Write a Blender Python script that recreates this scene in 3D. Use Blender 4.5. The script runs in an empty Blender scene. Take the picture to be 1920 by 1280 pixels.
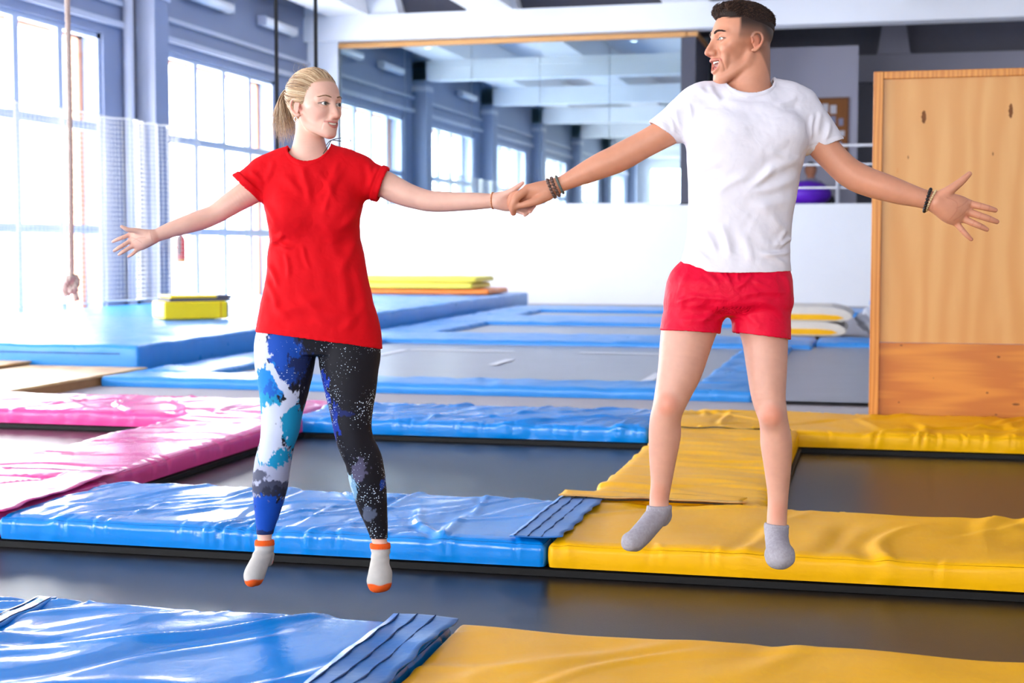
import bpy, bmesh, math, random
import numpy as np
from mathutils import Vector, Matrix

# ------------------------------------------------------------------ camera, sky, exposure
scene = bpy.context.scene
C = scene.collection
CAM_H, FPX = 1.3, 2778.0
PITCH, YAW = math.radians(3.6457), math.radians(13.786)
cam_d = bpy.data.cameras.new('camera')
cam = bpy.data.objects.new('camera', cam_d); C.objects.link(cam)
cam_d.sensor_width = 36.0
cam_d.lens = FPX * 36.0 / 1920.0
cam_d.clip_end = 400
cam.location = (0, 0, CAM_H)
cam.rotation_euler = (math.pi / 2 - PITCH, 0, YAW)
cam_d.dof.use_dof = True
cam_d.dof.focus_distance = 4.95
cam_d.dof.aperture_fstop = 3.8
scene.camera = cam

world = bpy.data.worlds.new('overcast_sky'); scene.world = world
world.use_nodes = True
bg = world.node_tree.nodes['Background']
bg.inputs['Color'].default_value = (1.0, 0.985, 0.98, 1)
bg.inputs['Strength'].default_value = 13.0

vs = scene.view_settings
vs.view_transform = 'Standard'; vs.look = 'None'; vs.gamma = 1.0; vs.use_curve_mapping = False
vs.exposure = 0.78

def portal(loc, rot, sx, sy):
    d = bpy.data.lights.new('window_daylight', 'AREA'); d.shape = 'RECTANGLE'; d.size = sx; d.size_y = sy
    d.cycles.is_portal = True
    o = bpy.data.objects.new('window_daylight', d); C.objects.link(o); o.location = loc; o.rotation_euler = rot

# ------------------------------------------------------------------ helpers
def lin(r, g, b):
    f = lambda c: (c / 255 / 12.92) if c / 255 <= 0.04045 else ((c / 255 + 0.055) / 1.055) ** 2.4
    return (f(r), f(g), f(b), 1)

MATS = {}
def mat(name, col, rough=0.5, spec=0.5, metal=0.0, noise=0.0, nscale=8.0, bump=0.0, bscale=60.0, coat=0.0, sss=0.0, emit=None, trans=0.0, stretch=None, sheen=0.0):
    if name in MATS: return MATS[name]
    m = bpy.data.materials.new(name); m.use_nodes = True
    nt = m.node_tree; b = nt.nodes['Principled BSDF']
    b.inputs['Base Color'].default_value = col
    b.inputs['Roughness'].default_value = rough
    b.inputs['Specular IOR Level'].default_value = spec
    b.inputs['Metallic'].default_value = metal
    if coat: b.inputs['Coat Weight'].default_value = coat; b.inputs['Coat Roughness'].default_value = 0.12
    if sheen: b.inputs['Sheen Weight'].default_value = sheen
    if trans: b.inputs['Transmission Weight'].default_value = trans
    if emit:
        b.inputs['Emission Color'].default_value = emit[0]; b.inputs['Emission Strength'].default_value = emit[1]
    if noise or bump:
        tc = nt.nodes.new('ShaderNodeTexCoord'); mp = nt.nodes.new('ShaderNodeMapping')
        nt.links.new(tc.outputs['Object'], mp.inputs[0])
        if stretch: mp.inputs['Scale'].default_value = stretch
    if noise:
        n = nt.nodes.new('ShaderNodeTexNoise'); n.inputs['Scale'].default_value = nscale; n.inputs['Detail'].default_value = 5
        nt.links.new(mp.outputs[0], n.inputs['Vector'])
        mx = nt.nodes.new('ShaderNodeMix'); mx.data_type = 'RGBA'
        mx.inputs[6].default_value = tuple(max(0, c * (1 - noise)) for c in col[:3]) + (1,)
        mx.inputs[7].default_value = tuple(min(1, c * (1 + noise)) for c in col[:3]) + (1,)
        nt.links.new(n.outputs['Fac'], mx.inputs[0]); nt.links.new(mx.outputs[2], b.inputs['Base Color'])
    if bump:
        n2 = nt.nodes.new('ShaderNodeTexNoise'); n2.inputs['Scale'].default_value = bscale; n2.inputs['Detail'].default_value = 4
        nt.links.new(mp.outputs[0], n2.inputs['Vector'])
        bp = nt.nodes.new('ShaderNodeBump'); bp.inputs['Strength'].default_value = bump; bp.inputs['Distance'].default_value = 0.01
        nt.links.new(n2.outputs['Fac'], bp.inputs['Height']); nt.links.new(bp.outputs[0], b.inputs['Normal'])
    MATS[name] = m
    return m

def mesh_np(name, V, F, m=None, parent=None, smooth=True):
    """F: (n,4) or (n,3) int array, or list of lists."""
    V = np.asarray(V, dtype=np.float32)
    me = bpy.data.meshes.new(name)
    if isinstance(F, np.ndarray):
        n, k = F.shape
        me.vertices.add(len(V)); me.vertices.foreach_set('co', V.ravel())
        me.loops.add(n * k); me.loops.foreach_set('vertex_index', F.astype(np.int32).ravel())
        me.polygons.add(n)
        me.polygons.foreach_set('loop_start', np.arange(0, n * k, k, dtype=np.int32))
        me.polygons.foreach_set('loop_total', np.full(n, k, dtype=np.int32))
        me.update(calc_edges=True)
    else:
        me.from_pydata([tuple(v) for v in V], [], F); me.update()
    me.polygons.foreach_set('use_smooth', np.full(len(me.polygons), smooth, dtype=bool))
    o = bpy.data.objects.new(name, me); C.objects.link(o)
    if m: me.materials.append(m)
    if parent is not None: o.parent = parent
    return o

def tag(o, label=None, cat=None, group=None, kind=None):
    if label: o['label'] = label
    if cat: o['category'] = cat
    if group: o['group'] = group
    if kind: o['kind'] = kind
    return o

def empty(name, loc=(0, 0, 0)):
    o = bpy.data.objects.new(name, None); C.objects.link(o); o.location = loc
    o.empty_display_size = 0.1
    return o

class MB:
    """collects boxes / tubes / lathes into one mesh"""
    def __init__(s): s.v = []; s.f = []
    def box(s, x0, x1, y0, y1, z0, z1, rot=None, piv=None):
        n = len(s.v)
        p = [(x0,y0,z0),(x1,y0,z0),(x1,y1,z0),(x0,y1,z0),(x0,y0,z1),(x1,y0,z1),(x1,y1,z1),(x0,y1,z1)]
        if rot:
            c, sn = math.cos(rot), math.sin(rot); a, b = piv
            p = [(a+(x-a)*c-(y-b)*sn, b+(x-a)*sn+(y-b)*c, z) for x,y,z in p]
        s.v += p
        s.f += [[n+i for i in q] for q in ((0,3,2,1),(4,5,6,7),(0,1,5,4),(1,2,6,5),(2,3,7,6),(3,0,4,7))]
        return s
    def tube(s, pts, r, seg=8, cap=True):
        pts = [Vector(p) for p in pts]; n0 = len(s.v); N = len(pts)
        rr = r if isinstance(r, (list, tuple, np.ndarray)) else [r] * N
        up = None
        for i, p in enumerate(pts):
            t = (pts[min(i+1, N-1)] - pts[max(i-1, 0)]).normalized()
            if up is None:
                up = Vector((0,0,1)) if abs(t.z) < 0.9 else Vector((1,0,0))
            a = t.cross(up)
            if a.length < 1e-6: a = t.cross(Vector((0.3,1,0.2)))
            a.normalize(); up = a.cross(t).normalized(); b = up
            for k in range(seg):
                q = 2*math.pi*k/seg
                s.v.append(tuple(p + (a*math.cos(q) + b*math.sin(q)) * rr[i]))
        for i in range(N-1):
            for k in range(seg):
                s.f.append([n0+i*seg+k, n0+i*seg+(k+1)%seg, n0+(i+1)*seg+(k+1)%seg, n0+(i+1)*seg+k])
        if cap:
            s.f.append([n0+k for k in range(seg)][::-1]); s.f.append([n0+(N-1)*seg+k for k in range(seg)])
        return s
    def lathe(s, prof, c, seg=20, axis='z'):
        n0 = len(s.v)
        for r, h in prof:
            for k in range(seg):
                q = 2*math.pi*k/seg
                if axis == 'z': s.v.append((c[0]+r*math.cos(q), c[1]+r*math.sin(q), c[2]+h))
                elif axis == 'y': s.v.append((c[0]+r*math.cos(q), c[1]+h, c[2]+r*math.sin(q)))
                else: s.v.append((c[0]+h, c[1]+r*math.cos(q), c[2]+r*math.sin(q)))
        for i in range(len(prof)-1):
            for k in range(seg):
                s.f.append([n0+i*seg+k, n0+i*seg+(k+1)%seg, n0+(i+1)*seg+(k+1)%seg, n0+(i+1)*seg+k])
        s.f.append([n0+k for k in range(seg)][::-1]); s.f.append([n0+(len(prof)-1)*seg+k for k in range(seg)])
        return s
    def prism(s, poly, axis, a0, a1):
        """poly: list of 2D pts; axis 'y' -> poly in xz; 'x' -> yz; 'z' -> xy"""
        n0 = len(s.v); N = len(poly)
        for a in (a0, a1):
            for p, q in poly:
                s.v.append((p, a, q) if axis == 'y' else ((a, p, q) if axis == 'x' else (p, q, a)))
        s.f.append([n0+i for i in range(N)]); s.f.append([n0+N+i for i in range(N)][::-1])
        for i in range(N):
            j = (i+1) % N
            s.f.append([n0+j, n0+i, n0+N+i, n0+N+j])
        return s
    def build(s, name, m, parent=None, smooth=False, bevel=0.0):
        o = mesh_np(name, s.v, s.f, m, parent, smooth)
        bm = bmesh.new(); bm.from_mesh(o.data); bmesh.ops.recalc_face_normals(bm, faces=bm.faces[:])
        if bevel:
            bmesh.ops.bevel(bm, geom=bm.edges[:], offset=bevel, segments=2, affect='EDGES', profile=0.5)
        bm.to_mesh(o.data); bm.free()
        return o

def struct(o): o['kind'] = 'structure'; return o
def bx(name, m, x0, x1, y0, y1, z0, z1, parent=None, bevel=0.0): return MB().box(x0,x1,y0,y1,z0,z1).build(name, m, parent, bevel=bevel)
# ------------------------------------------------------------------ the hall
M_white = mat('white_paint', lin(238,240,246), 0.55, 0.3, noise=0.03, nscale=1.5)
M_ceil = mat('ceiling_paint', lin(236,236,240), 0.7, 0.2, noise=0.03, nscale=1.0)
M_bluegrey = mat('bluegrey_paint', lin(134,144,172), 0.6, 0.3, noise=0.05, nscale=1.2)
M_bluegrey2 = mat('pale_bluegrey_paint', lin(190,194,210), 0.6, 0.3, noise=0.04, nscale=1.5)
M_frame = mat('window_frame_paint', lin(176,188,212), 0.45, 0.4, noise=0.03)
M_dark = mat('charcoal_paint', lin(84,84,96), 0.6, 0.3, noise=0.06)
M_grey = mat('partition_grey', lin(184,182,198), 0.6, 0.3, noise=0.04, nscale=1.0)
M_carpet = mat('grey_carpet', lin(178,174,180), 0.8, 0.15, noise=0.16, nscale=60, bump=0.3, bscale=400)
M_under = mat('dark_subfloor', lin(40,38,40), 0.8, 0.2, noise=0.1)
M_brick = mat('outer_brick', lin(200,140,110), 0.8, 0.2, noise=0.1, nscale=6)

def glass_material(name, tint, refl, rough=0.0):
    m = bpy.data.materials.new(name); m.use_nodes = True; nt = m.node_tree
    nt.nodes.remove(nt.nodes['Principled BSDF'])
    out = nt.nodes['Material Output']
    t = nt.nodes.new('ShaderNodeBsdfTransparent'); t.inputs[0].default_value = tint
    g = nt.nodes.new('ShaderNodeBsdfGlossy'); g.inputs['Roughness'].default_value = rough; g.inputs[0].default_value = (0.80, 0.92, 0.96, 1)
    x = nt.nodes.new('ShaderNodeMixShader'); x.inputs[0].default_value = refl
    nz = nt.nodes.new('ShaderNodeTexNoise'); nz.inputs['Scale'].default_value = 0.7
    tc = nt.nodes.new('ShaderNodeTexCoord'); nt.links.new(tc.outputs['Object'], nz.inputs['Vector'])
    mr = nt.nodes.new('ShaderNodeMapRange'); mr.inputs[3].default_value = refl * 0.95; mr.inputs[4].default_value = min(1, refl * 1.05)
    nt.links.new(nz.outputs['Fac'], mr.inputs[0]); nt.links.new(mr.outputs[0], x.inputs[0])
    nt.links.new(t.outputs[0], x.inputs[1]); nt.links.new(g.outputs[0], x.inputs[2]); nt.links.new(x.outputs[0], out.inputs[0])
    return m
M_glass = glass_material('window_glass', (0.97, 0.99, 1, 1), 0.06)
M_mirror = glass_material('studio_glass', (0.62, 0.74, 0.80, 1), 0.50, 0.015)

XL, XR, YB, YF, ZC = -13.0, 14.0, -14.0, 33.0, 7.6
struct(bx('floor', M_under, XL-0.3, XR+0.3, YB, YF+12, -0.5, -0.08))
struct(bx('floor', M_carpet, XL-0.3, XR+0.3, 10.52, YF+0.2, -0.08, 0.015))
struct(bx('ceiling', M_ceil, XL-0.3, XR+0.3, YB-0.3, YF+12, ZC, ZC+0.2))

# left wall with window openings
WINS = [25.8 - 7.6*i for i in range(6)]
WW, WZ0, WZ1 = 5.2, 0.12, 4.98
m = MB(); mb = MB()
m.box(XL-0.4, XL, YB-0.3, YF+0.6, WZ1, ZC); mb.box(XL-0.62, XL-0.42, YB-0.3, YF+0.6, WZ1-0.1, ZC)
m.box(XL-0.4, XL, YB-0.3, YF+0.6, -0.5, WZ0); mb.box(XL-0.62, XL-0.42, YB-0.3, YF+0.6, -0.5, WZ0)
ys = [YB-0.3] + [v for w in sorted(WINS) for v in (w, w+WW)] + [YF+0.6]
for a, b in zip(ys[0::2], ys[1::2]):
    if b > a: m.box(XL-0.4, XL, a, b, WZ0, WZ1); mb.box(XL-0.62, XL-0.42, a-0.12, b+0.12, WZ0, WZ1)
wl = struct(m.build('wall_left', M_bluegrey)); mb.build('brick_skin', M_brick, wl)
# mouldings on the left wall
for k, (z0, z1, d) in enumerate(((5.52, 5.60, 0.07), (5.14, 5.24, 0.09), (7.0, 7.1, 0.08))):
    o = struct(bx('trim_%d' % (k+1), M_bluegrey2, XL, XL+d, YB, YF, z0, z1))
# pilasters between the windows
for k, w in enumerate(WINS):
    y = w - 1.33
    p = struct(bx('wall_pilaster_%d' % (k+1), M_bluegrey, XL, XL+0.42, y, y+0.55, -0.1, ZC))
    MB().box(XL, XL+0.425, y-0.012, y, -0.1, ZC).build('lit_face', M_bluegrey2, p)  # window light on the near face put into a paler colour
    MB().box(XL, XL+0.45, y-0.05, y+0.60, 5.75, 5.9).build('capital', M_bluegrey2, p)
    if k == 5: continue
    st = empty('heating_pipe', (XL, y-0.4, 0))
    MB().tube([(0.12, 0, 0.02), (0.12, 0, ZC-0.02)], 0.09, 12).build('riser', M_bluegrey2, st, smooth=True)
    MB().tube([(0.1, 0.23, 0.02), (0.1, 0.23, ZC-0.02)], 0.05, 10).build('return_pipe', M_dark, st, smooth=True)
    nm = ['behind the white net', 'second pier from far wall', 'third pier from far wall', 'fourth pier from far wall', 'fifth pier from far wall', ''][k]
    tag(st, 'pair of vertical heating pipes on window wall, ' + nm, 'pipe', 'heating pipes on the window piers')

def window(n, y0, rows=(WZ0, 1.60, 3.36, WZ1), cols=4, ww=WW):
    w = empty('window_%d' % n, (XL-0.12, y0, 0)); w['kind'] = 'structure'
    f = MB()
    f.box(-0.06, 0.06, 0, ww, rows[0], rows[0]+0.1); f.box(-0.06, 0.06, 0, ww, rows[-1]-0.1, rows[-1])
    f.box(-0.06, 0.06, 0, 0.1, rows[0], rows[-1]); f.box(-0.06, 0.06, ww-0.1, ww, rows[0], rows[-1])
    f.build('window_frame', M_frame, w)
    for i in range(1, cols): bx('mullion', M_frame, -0.06, 0.06, i*ww/cols-0.085, i*ww/cols+0.085, rows[0]+0.1, rows[-1]-0.1, w)
    for z in rows[1:-1]:
        for i in range(cols): bx('transom', M_frame, -0.055, 0.055, i*ww/cols+0.085, (i+1)*ww/cols-0.085, z-0.075, z+0.075, w)
    pm = None
    for i in range(cols):
        for j in range(len(rows)-1):
            y_a, y_b = i*ww/cols+0.05, (i+1)*ww/cols-0.05
            bx('pane', M_glass, -0.004, 0.004, y_a, y_b, rows[j]+0.04, rows[j+1]-0.04, w)
    bx('window_sill', M_bluegrey2, 0.06, 0.2, 0, ww, rows[0]-0.06, rows[0]+0.02, w)
    portal((XL-0.5, y0+ww/2, (rows[0]+rows[-1])/2), (0, -math.pi/2, 0), rows[-1]-rows[0], ww)
    return w
for i, y0 in enumerate(WINS): window(i+1, y0)

# wall behind the camera, with unseen windows added for fill light, and the right wall
m = MB(); FILL_WINS = [(-12.0, -6.0), (-1.0, 3.0)]
m.box(XL, XR, YB-0.4, YB, -0.5, 1.0); m.box(XL, XR, YB-0.4, YB, 5.6, ZC)
xs = [XL] + [v for w in FILL_WINS for v in w] + [XR]
for a, b in zip(xs[0::2], xs[1::2]): m.box(a, b, YB-0.4, YB, 1.0, 5.6)
struct(m.build('wall_back', M_white))
for k, (a, b) in enumerate(FILL_WINS):
    w = empty('window_%d' % (k+7), (a, YB-0.2, 0)); w['kind'] = 'structure'; L = b-a
    f = MB(); f.box(0, L, -0.06, 0.06, 1.0, 1.1); f.box(0, L, -0.06, 0.06, 5.5, 5.6); f.box(0, 0.1, -0.06, 0.06, 1.1, 5.5); f.box(L-0.1, L, -0.06, 0.06, 1.1, 5.5)
    f.build('window_frame', M_frame, w)
    for i in range(1, 4): bx('mullion', M_frame, i*L/4-0.05, i*L/4+0.05, -0.05, 0.05, 1.1, 5.5, w)
    for i in range(4):
        for z0, z1 in ((1.1, 3.3), (3.3, 5.5)): bx('pane', M_glass, i*L/4+0.05, (i+1)*L/4-0.05, -0.004, 0.004, z0+0.02, z1-0.02, w)
    portal(((a+b)/2, YB-0.35, 3.3), (math.pi/2, 0, 0), L, 4.6)
struct(bx('wall_right', M_white, XR, XR+0.3, YB, YF+12, -0.5, ZC))

# far wall: low white parapet, glazed studio on the left, open gallery on the right
GX0, GX1, GZ0, GZ1 = -12.25, -4.25, 2.26, 6.03
struct(bx('wall_far', M_white, XL, XR, YF, YF+0.25, -0.5, GZ0-0.02))
o = struct(bx('wall_far', M_white, XL, GX0, YF-0.12, YF+0.25, -0.1, ZC))
o = struct(bx('trim_4', M_bluegrey2, GX0-0.12, GX0, YF-0.05, YF+0.2, GZ0, GZ1))
o = struct(bx('trim_5', M_white, XL, XR, YF-0.35, YF+0.25, 6.06, 6.62)); o.name = 'ceiling_beam'
# roof recesses above the beam with tapering ribs between them
struct(bx('wall_far', M_dark, XL, XR, YF+0.3, YF+0.5, 6.6, ZC))  # dark panel, its colour stands in for the unlit hall beyond
for k, (xa, xb) in enumerate(((-12.9, -10.85), (-8.95, -8.05), (-4.5, -3.75), (-0.6, 0.5), (3.2, 4.2))):
    struct(MB().prism([(xa-0.15, 6.6), (xb+0.15, 6.6), (xb-0.1, ZC), (xa+0.1, ZC)], 'y', YF-0.3, YF+0.28).build('roof_rib_beam', M_white))
# ribs of the roof slab over the hall
for k, x in enumerate((-11.9, -8.5, -4.1, -0.05, 3.7, 7.5, 11.3)):
    struct(MB().prism([(x-0.5, 6.62), (x+0.5, 6.62), (x+0.3, ZC), (x-0.3, ZC)], 'y', YB, YF-0.35).build('ceiling_rib_beam', M_ceil))
for w in WINS:
    struct(bx('ceiling_beam', M_white, XL, XR, w-1.33, w-0.78, 6.06, 6.62))

# glazed studio
st = empty('window_10', (0, YF, 0)); st['kind'] = 'structure'
M_pine = mat('pine_frame', lin(214,158,98), 0.5, 0.4, noise=0.2, nscale=5, stretch=(1, 1, 12))
bx('head_rail', M_pine, GX0, GX1+0.1, -0.06, 0.1, GZ1-0.11, GZ1, st)
bx('sill_rail', M_white, GX0, GX1, -0.04, 0.1, GZ0-0.03, GZ0+0.02, st)
NP = 5
for i in range(NP):
    a = GX0 + (GX1-GX0)*i/NP; b = GX0 + (GX1-GX0)*(i+1)/NP
    bx('pane', M_mirror, a+0.006, b-0.006, 0.0, 0.012, GZ0, GZ1-0.11, st)
M_studio = mat('studio_wall', lin(196,212,218), 0.7, 0.2, noise=0.04)
m = MB().box(XL, GX1+0.05, YF+5.0, YF+5.2, 2.0, 6.6).box(XL-0.1, XL+0.1, YF+0.25, YF+5.0, 2.0, 6.6)
struct(m.build('wall_studio', M_studio))
struct(bx('floor', mat('studio_floor', lin(190,190,190), 0.4, 0.4, noise=0.1), XL, XR, YF+0.25, YF+12, 2.0, 2.16))
struct(bx('ceiling', mat('studio_ceiling', lin(200,210,218), 0.7, 0.2, noise=0.02), XL, GX1+0.05, YF+0.3, YF+5.2, 6.05, 6.2))
for k, (x, l) in enumerate(((-10.45, 'small round ceiling spot above left part of the studio glass'), (-5.5, 'small round ceiling spot above right end of studio glass'))):
    s = empty('ceiling_spot', (x, YF+1.2, 6.05))
    MB().lathe([(0.11, -0.02), (0.12, 0.0), (0.12, 0.01)], (0, 0, 0), 16).build('ring', M_white, s, True)
    MB().lathe([(0.02, -0.035), (0.085, -0.022), (0.09, -0.015)], (0, 0, 0), 16).build('lamp', mat('spot_lamp', lin(255,250,240), 0.4, 0.4, noise=0.01, emit=((1, 0.97, 0.9, 1), 9)), s, True)
    tag(s, l, 'spotlight', 'studio ceiling spots')
# dark end frame of the studio glazing and its return wall
m = MB().box(GX1, GX1+0.32, YF, YF+2.6, GZ0, GZ1-0.1)
struct(m.build('wall_return', M_dark))
struct(MB().box(GX1+0.0, GX1+0.36, YF-0.03, YF+2.6, GZ1-0.1, GZ1).build('trim_6', M_pine))
# gallery to the right: partitions, dark back, second beam
struct(bx('wall_partition', M_grey, -2.80, -0.47, YF+2.9, YF+3.1, 2.1, 6.0))
struct(bx('wall_partition', M_grey, GX1+0.3, -2.75, YF+4.0, YF+4.2, 2.1, 5.9))
M_recess = mat('recess_paint', lin(132,130,142), 0.7, 0.2, noise=0.05)
struct(bx('wall_gallery', M_recess, XL, XR, YF+7.6, YF+7.8, 2.0, ZC))
struct(bx('gallery_ceiling_beam', M_grey, -4.3, XR, YF+7.0, YF+7.4, 5.58, 6.28))
for k, x in enumerate((-3.2, 0.36, 4.2)):
    struct(MB().prism([(x-0.42, 6.28), (x+0.42, 6.28), (x+0.2, ZC), (x-0.2, ZC)], 'y', YF+6.9, YF+7.4).build('gallery_rib_beam', M_grey))

struct(bx('wall_gallery', M_dark, XL-0.2, XL+0.0, YF+5.2, YF+8.0, 1.8, ZC))  # unseen side and end walls, added to stop sky light leaking in
struct(bx('wall_gallery', M_dark, XL, XR, YF+11.8, YF+12.0, -0.5, ZC))
struct(bx('wall_gallery', M_dark, XL-0.3, XL, YF+0.25, YF+12, -0.5, ZC))
# ------------------------------------------------------------------ vinyl pads
def vinyl(name, col, rough=0.27, spec=0.55):
    m = bpy.data.materials.new(name); m.use_nodes = True; nt = m.node_tree; b = nt.nodes['Principled BSDF']
    tc = nt.nodes.new('ShaderNodeTexCoord')
    n = nt.nodes.new('ShaderNodeTexNoise'); n.inputs['Scale'].default_value = 2.2; n.inputs['Detail'].default_value = 6
    nt.links.new(tc.outputs['Object'], n.inputs['Vector'])
    mx = nt.nodes.new('ShaderNodeMix'); mx.data_type = 'RGBA'
    mx.inputs[6].default_value = tuple(c*0.86 for c in col[:3]) + (1,); mx.inputs[7].default_value = tuple(min(1, c*1.1) for c in col[:3]) + (1,)
    nt.links.new(n.outputs['Fac'], mx.inputs[0]); nt.links.new(mx.outputs[2], b.inputs['Base Color'])
    mr = nt.nodes.new('ShaderNodeMapRange'); mr.inputs[3].default_value = rough*0.75; mr.inputs[4].default_value = rough*1.35
    n3 = nt.nodes.new('ShaderNodeTexNoise'); n3.inputs['Scale'].default_value = 7; nt.links.new(tc.outputs['Object'], n3.inputs['Vector'])
    nt.links.new(n3.outputs['Fac'], mr.inputs[0]); nt.links.new(mr.outputs[0], b.inputs['Roughness'])
    n2 = nt.nodes.new('ShaderNodeTexNoise'); n2.inputs['Scale'].default_value = 14; n2.inputs['Detail'].default_value = 3; n2.inputs['Distortion'].default_value = 1.2
    nt.links.new(tc.outputs['Object'], n2.inputs['Vector'])
    bp = nt.nodes.new('ShaderNodeBump'); bp.inputs['Strength'].default_value = 0.13; bp.inputs['Distance'].default_value = 0.012
    nt.links.new(n2.outputs['Fac'], bp.inputs['Height']); nt.links.new(bp.outputs[0], b.inputs['Normal'])
    b.inputs['Specular IOR Level'].default_value = spec
    MATS[name] = m
    return m
V_blue = vinyl('blue_vinyl', lin(0,136,230), 0.18)
V_yellow = vinyl('yellow_vinyl', lin(255,184,0), 0.40, 0.22)
V_pink = vinyl('pink_vinyl', lin(240,78,160), 0.2)
V_blue_mat = vinyl('pale_blue_vinyl', lin(44,142,224), 0.30)
M_seam = mat('dark_seam', lin(28,60,110), 0.7, 0.2, noise=0.1)
M_seam_y = mat('black_cord', lin(40,34,26), 0.7, 0.2, noise=0.1)
M_webbing = mat('tan_webbing', lin(206,160,92), 0.7, 0.2, noise=0.15, nscale=40)
M_velcro = mat('blue_strap', lin(36,112,190), 0.3, 0.5, noise=0.15, nscale=12, bump=0.15, bscale=40)

def box_grid(dx, dy, dz, nx, ny, nz, r):
    """rounded box (no bottom) centred on x,y; z from 0 to dz. returns V, N, F"""
    def lines(L, n, lo=True, hi=True):
        a = list(np.linspace(-L/2+r, L/2-r, max(2, n)))
        e = [r*(1-math.cos(t)) for t in (0.0, 0.45, 0.95, 1.3)]
        e = [r*v for v in (0, 0.2, 0.5, 0.8)]
        return np.array([-L/2+v for v in e] + a + [L/2-v for v in reversed(e)])
    X = lines(dx, nx); Y = lines(dy, ny)
    Zs = np.concatenate([np.linspace(0, dz-r, max(2, nz)), dz - r*np.array([0.8, 0.5, 0.2, 0])])
    V = []; F = []
    def patch(P, flip):
        n0 = sum(len(v) for v in V); a, b = P.shape[:2]
        V.append(P.reshape(-1, 3))
        i = np.arange(a-1)[:, None]*b + np.arange(b-1)[None, :]
        q = np.stack([i, i+1, i+b+1, i+b], -1).reshape(-1, 4)
        if flip: q = q[:, ::-1]
        F.append(q + n0)
    gx, gy = np.meshgrid(X, Y, indexing='ij'); patch(np.stack([gx, gy, np.full_like(gx, dz)], -1), True)
    for s in (-1, 1):
        gx, gz = np.meshgrid(X, Zs, indexing='ij'); patch(np.stack([gx, np.full_like(gx, s*dy/2), gz], -1), s < 0 and True or False if False else s > 0)
        gy, gz = np.meshgrid(Y, Zs, indexing='ij'); patch(np.stack([np.full_like(gy, s*dx/2), gy, gz], -1), s < 0)
    V = np.concatenate(V); F = np.concatenate(F)
    q, inv = np.unique(np.round(V*5000).astype(np.int64), axis=0, return_inverse=True)
    first = np.zeros(len(q), dtype=np.int64); first[inv.ravel()] = np.arange(len(V))
    V = V[first]; F = inv.ravel()[F]
    # round
    lo = np.array([-dx/2+r, -dy/2+r, -1e9]); hi = np.array([dx/2-r, dy/2-r, dz-r])
    Q = np.clip(V, lo, hi); D = V - Q; L = np.linalg.norm(D, axis=1, keepdims=True); N = D/np.maximum(L, 1e-9)
    V = Q + N*r
    return V, N, F

def fold_field(P, dx, dy, rng, n, amp, wid, ang, spread, lmin=0.25, lmax=0.95):
    d = np.zeros(len(P)); x, y = P[:, 0], P[:, 1]
    for i in range(n):
        cx, cy = rng.uniform(-dx/2, dx/2), rng.uniform(-dy/2, dy/2)
        a = ang + rng.normal(0, spread); L = rng.uniform(lmin, lmax); w = wid*rng.uniform(0.6, 1.7); A = amp*rng.uniform(0.4, 1.3)*rng.choice([1, 1, 1, -0.6])
        s = (x-cx)*math.cos(a) + (y-cy)*math.sin(a); t = -(x-cx)*math.sin(a) + (y-cy)*math.cos(a)
        t = t + rng.uniform(-0.5, 0.5)*s*s + 0.02*np.sin(s*rng.uniform(4, 10)+rng.uniform(0, 6))
        k = np.clip(1-(s/L)**2, 0, 1)**1.5
        d += A*k*(np.exp(-(t/w)**2) - 0.55*np.exp(-((t-1.9*w)/(1.3*w))**2))
    return d

def pad(label, x0, x1, y0, y1, z0, z1, m, seed=1, res=0.014, nf=26, amp=0.006, wid=0.018, ang=1.1, spread=0.7, puck=10, pamp=0.006, r=0.022, name='safety_pad', cat='pad', group='vinyl safety pads', sag=0.004):
    rng = np.random.default_rng(seed); dx, dy, dz = x1-x0, y1-y0, z1-z0
    V, N, F = box_grid(dx, dy, dz, int(dx/res), int(dy/res), max(3, int(dz/res)), r)
    d = fold_field(V, dx, dy, rng, nf, amp, wid, ang, spread)
    up = np.clip(N[:, 2], 0, 1)
    inset = np.minimum(np.minimum(dx/2-np.abs(V[:, 0]), dy/2-np.abs(V[:, 1]))/0.05, 1)
    top = d*(0.35+0.65*up)
    top += sag*np.sin(V[:, 0]*5.1+seed)*np.sin(V[:, 1]*6.3+seed*2)*up + sag*0.6*np.sin(V[:, 0]*11+V[:, 1]*7+seed)*up
    top += 0.010*up*np.clip(inset, 0, 1)
    # puckers along every rim
    for i in range(puck):
        sx = rng.uniform(-dx/2, dx/2); w = rng.uniform(0.006, 0.014); side = rng.choice([-1, -1, 1])
        e = np.abs(V[:, 1]-side*dy/2) + (dz-V[:, 2])
        lean = rng.uniform(-0.5, 0.5)
        t = V[:, 0]-sx-lean*(V[:, 1]-side*dy/2)
        top += -pamp*np.exp(-(t/w)**2)*np.exp(-(e/0.055)**2) + 0.7*pamp*np.exp(-((t-2*w)/w)**2)*np.exp(-(e/0.06)**2)
    for i in range(max(2, int(puck*dy/dx))):
        sy = rng.uniform(-dy/2, dy/2); w = rng.uniform(0.008, 0.02); side = rng.choice([-1, 1])
        e = np.abs(V[:, 0]-side*dx/2) + (dz-V[:, 2]); t = V[:, 1]-sy
        top += -pamp*np.exp(-(t/w)**2)*np.exp(-(e/0.055)**2)
    # gentle bulge of the sides
    h = V[:, 2]/dz
    top += (1-up)*0.004*np.sin(np.clip(h, 0, 1)*math.pi) + (1-up)*0.0015*np.sin(V[:, 0]*38+seed)*np.sin(V[:, 1]*31)
    low = np.clip(V[:, 2]/0.02, 0, 1)
    V = V + N*(top*low)[:, None]
    o = mesh_np(name, V, F, m)
    o.location = ((x0+x1)/2, (y0+y1)/2, z0)
    return tag(o, label, cat, group)

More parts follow.
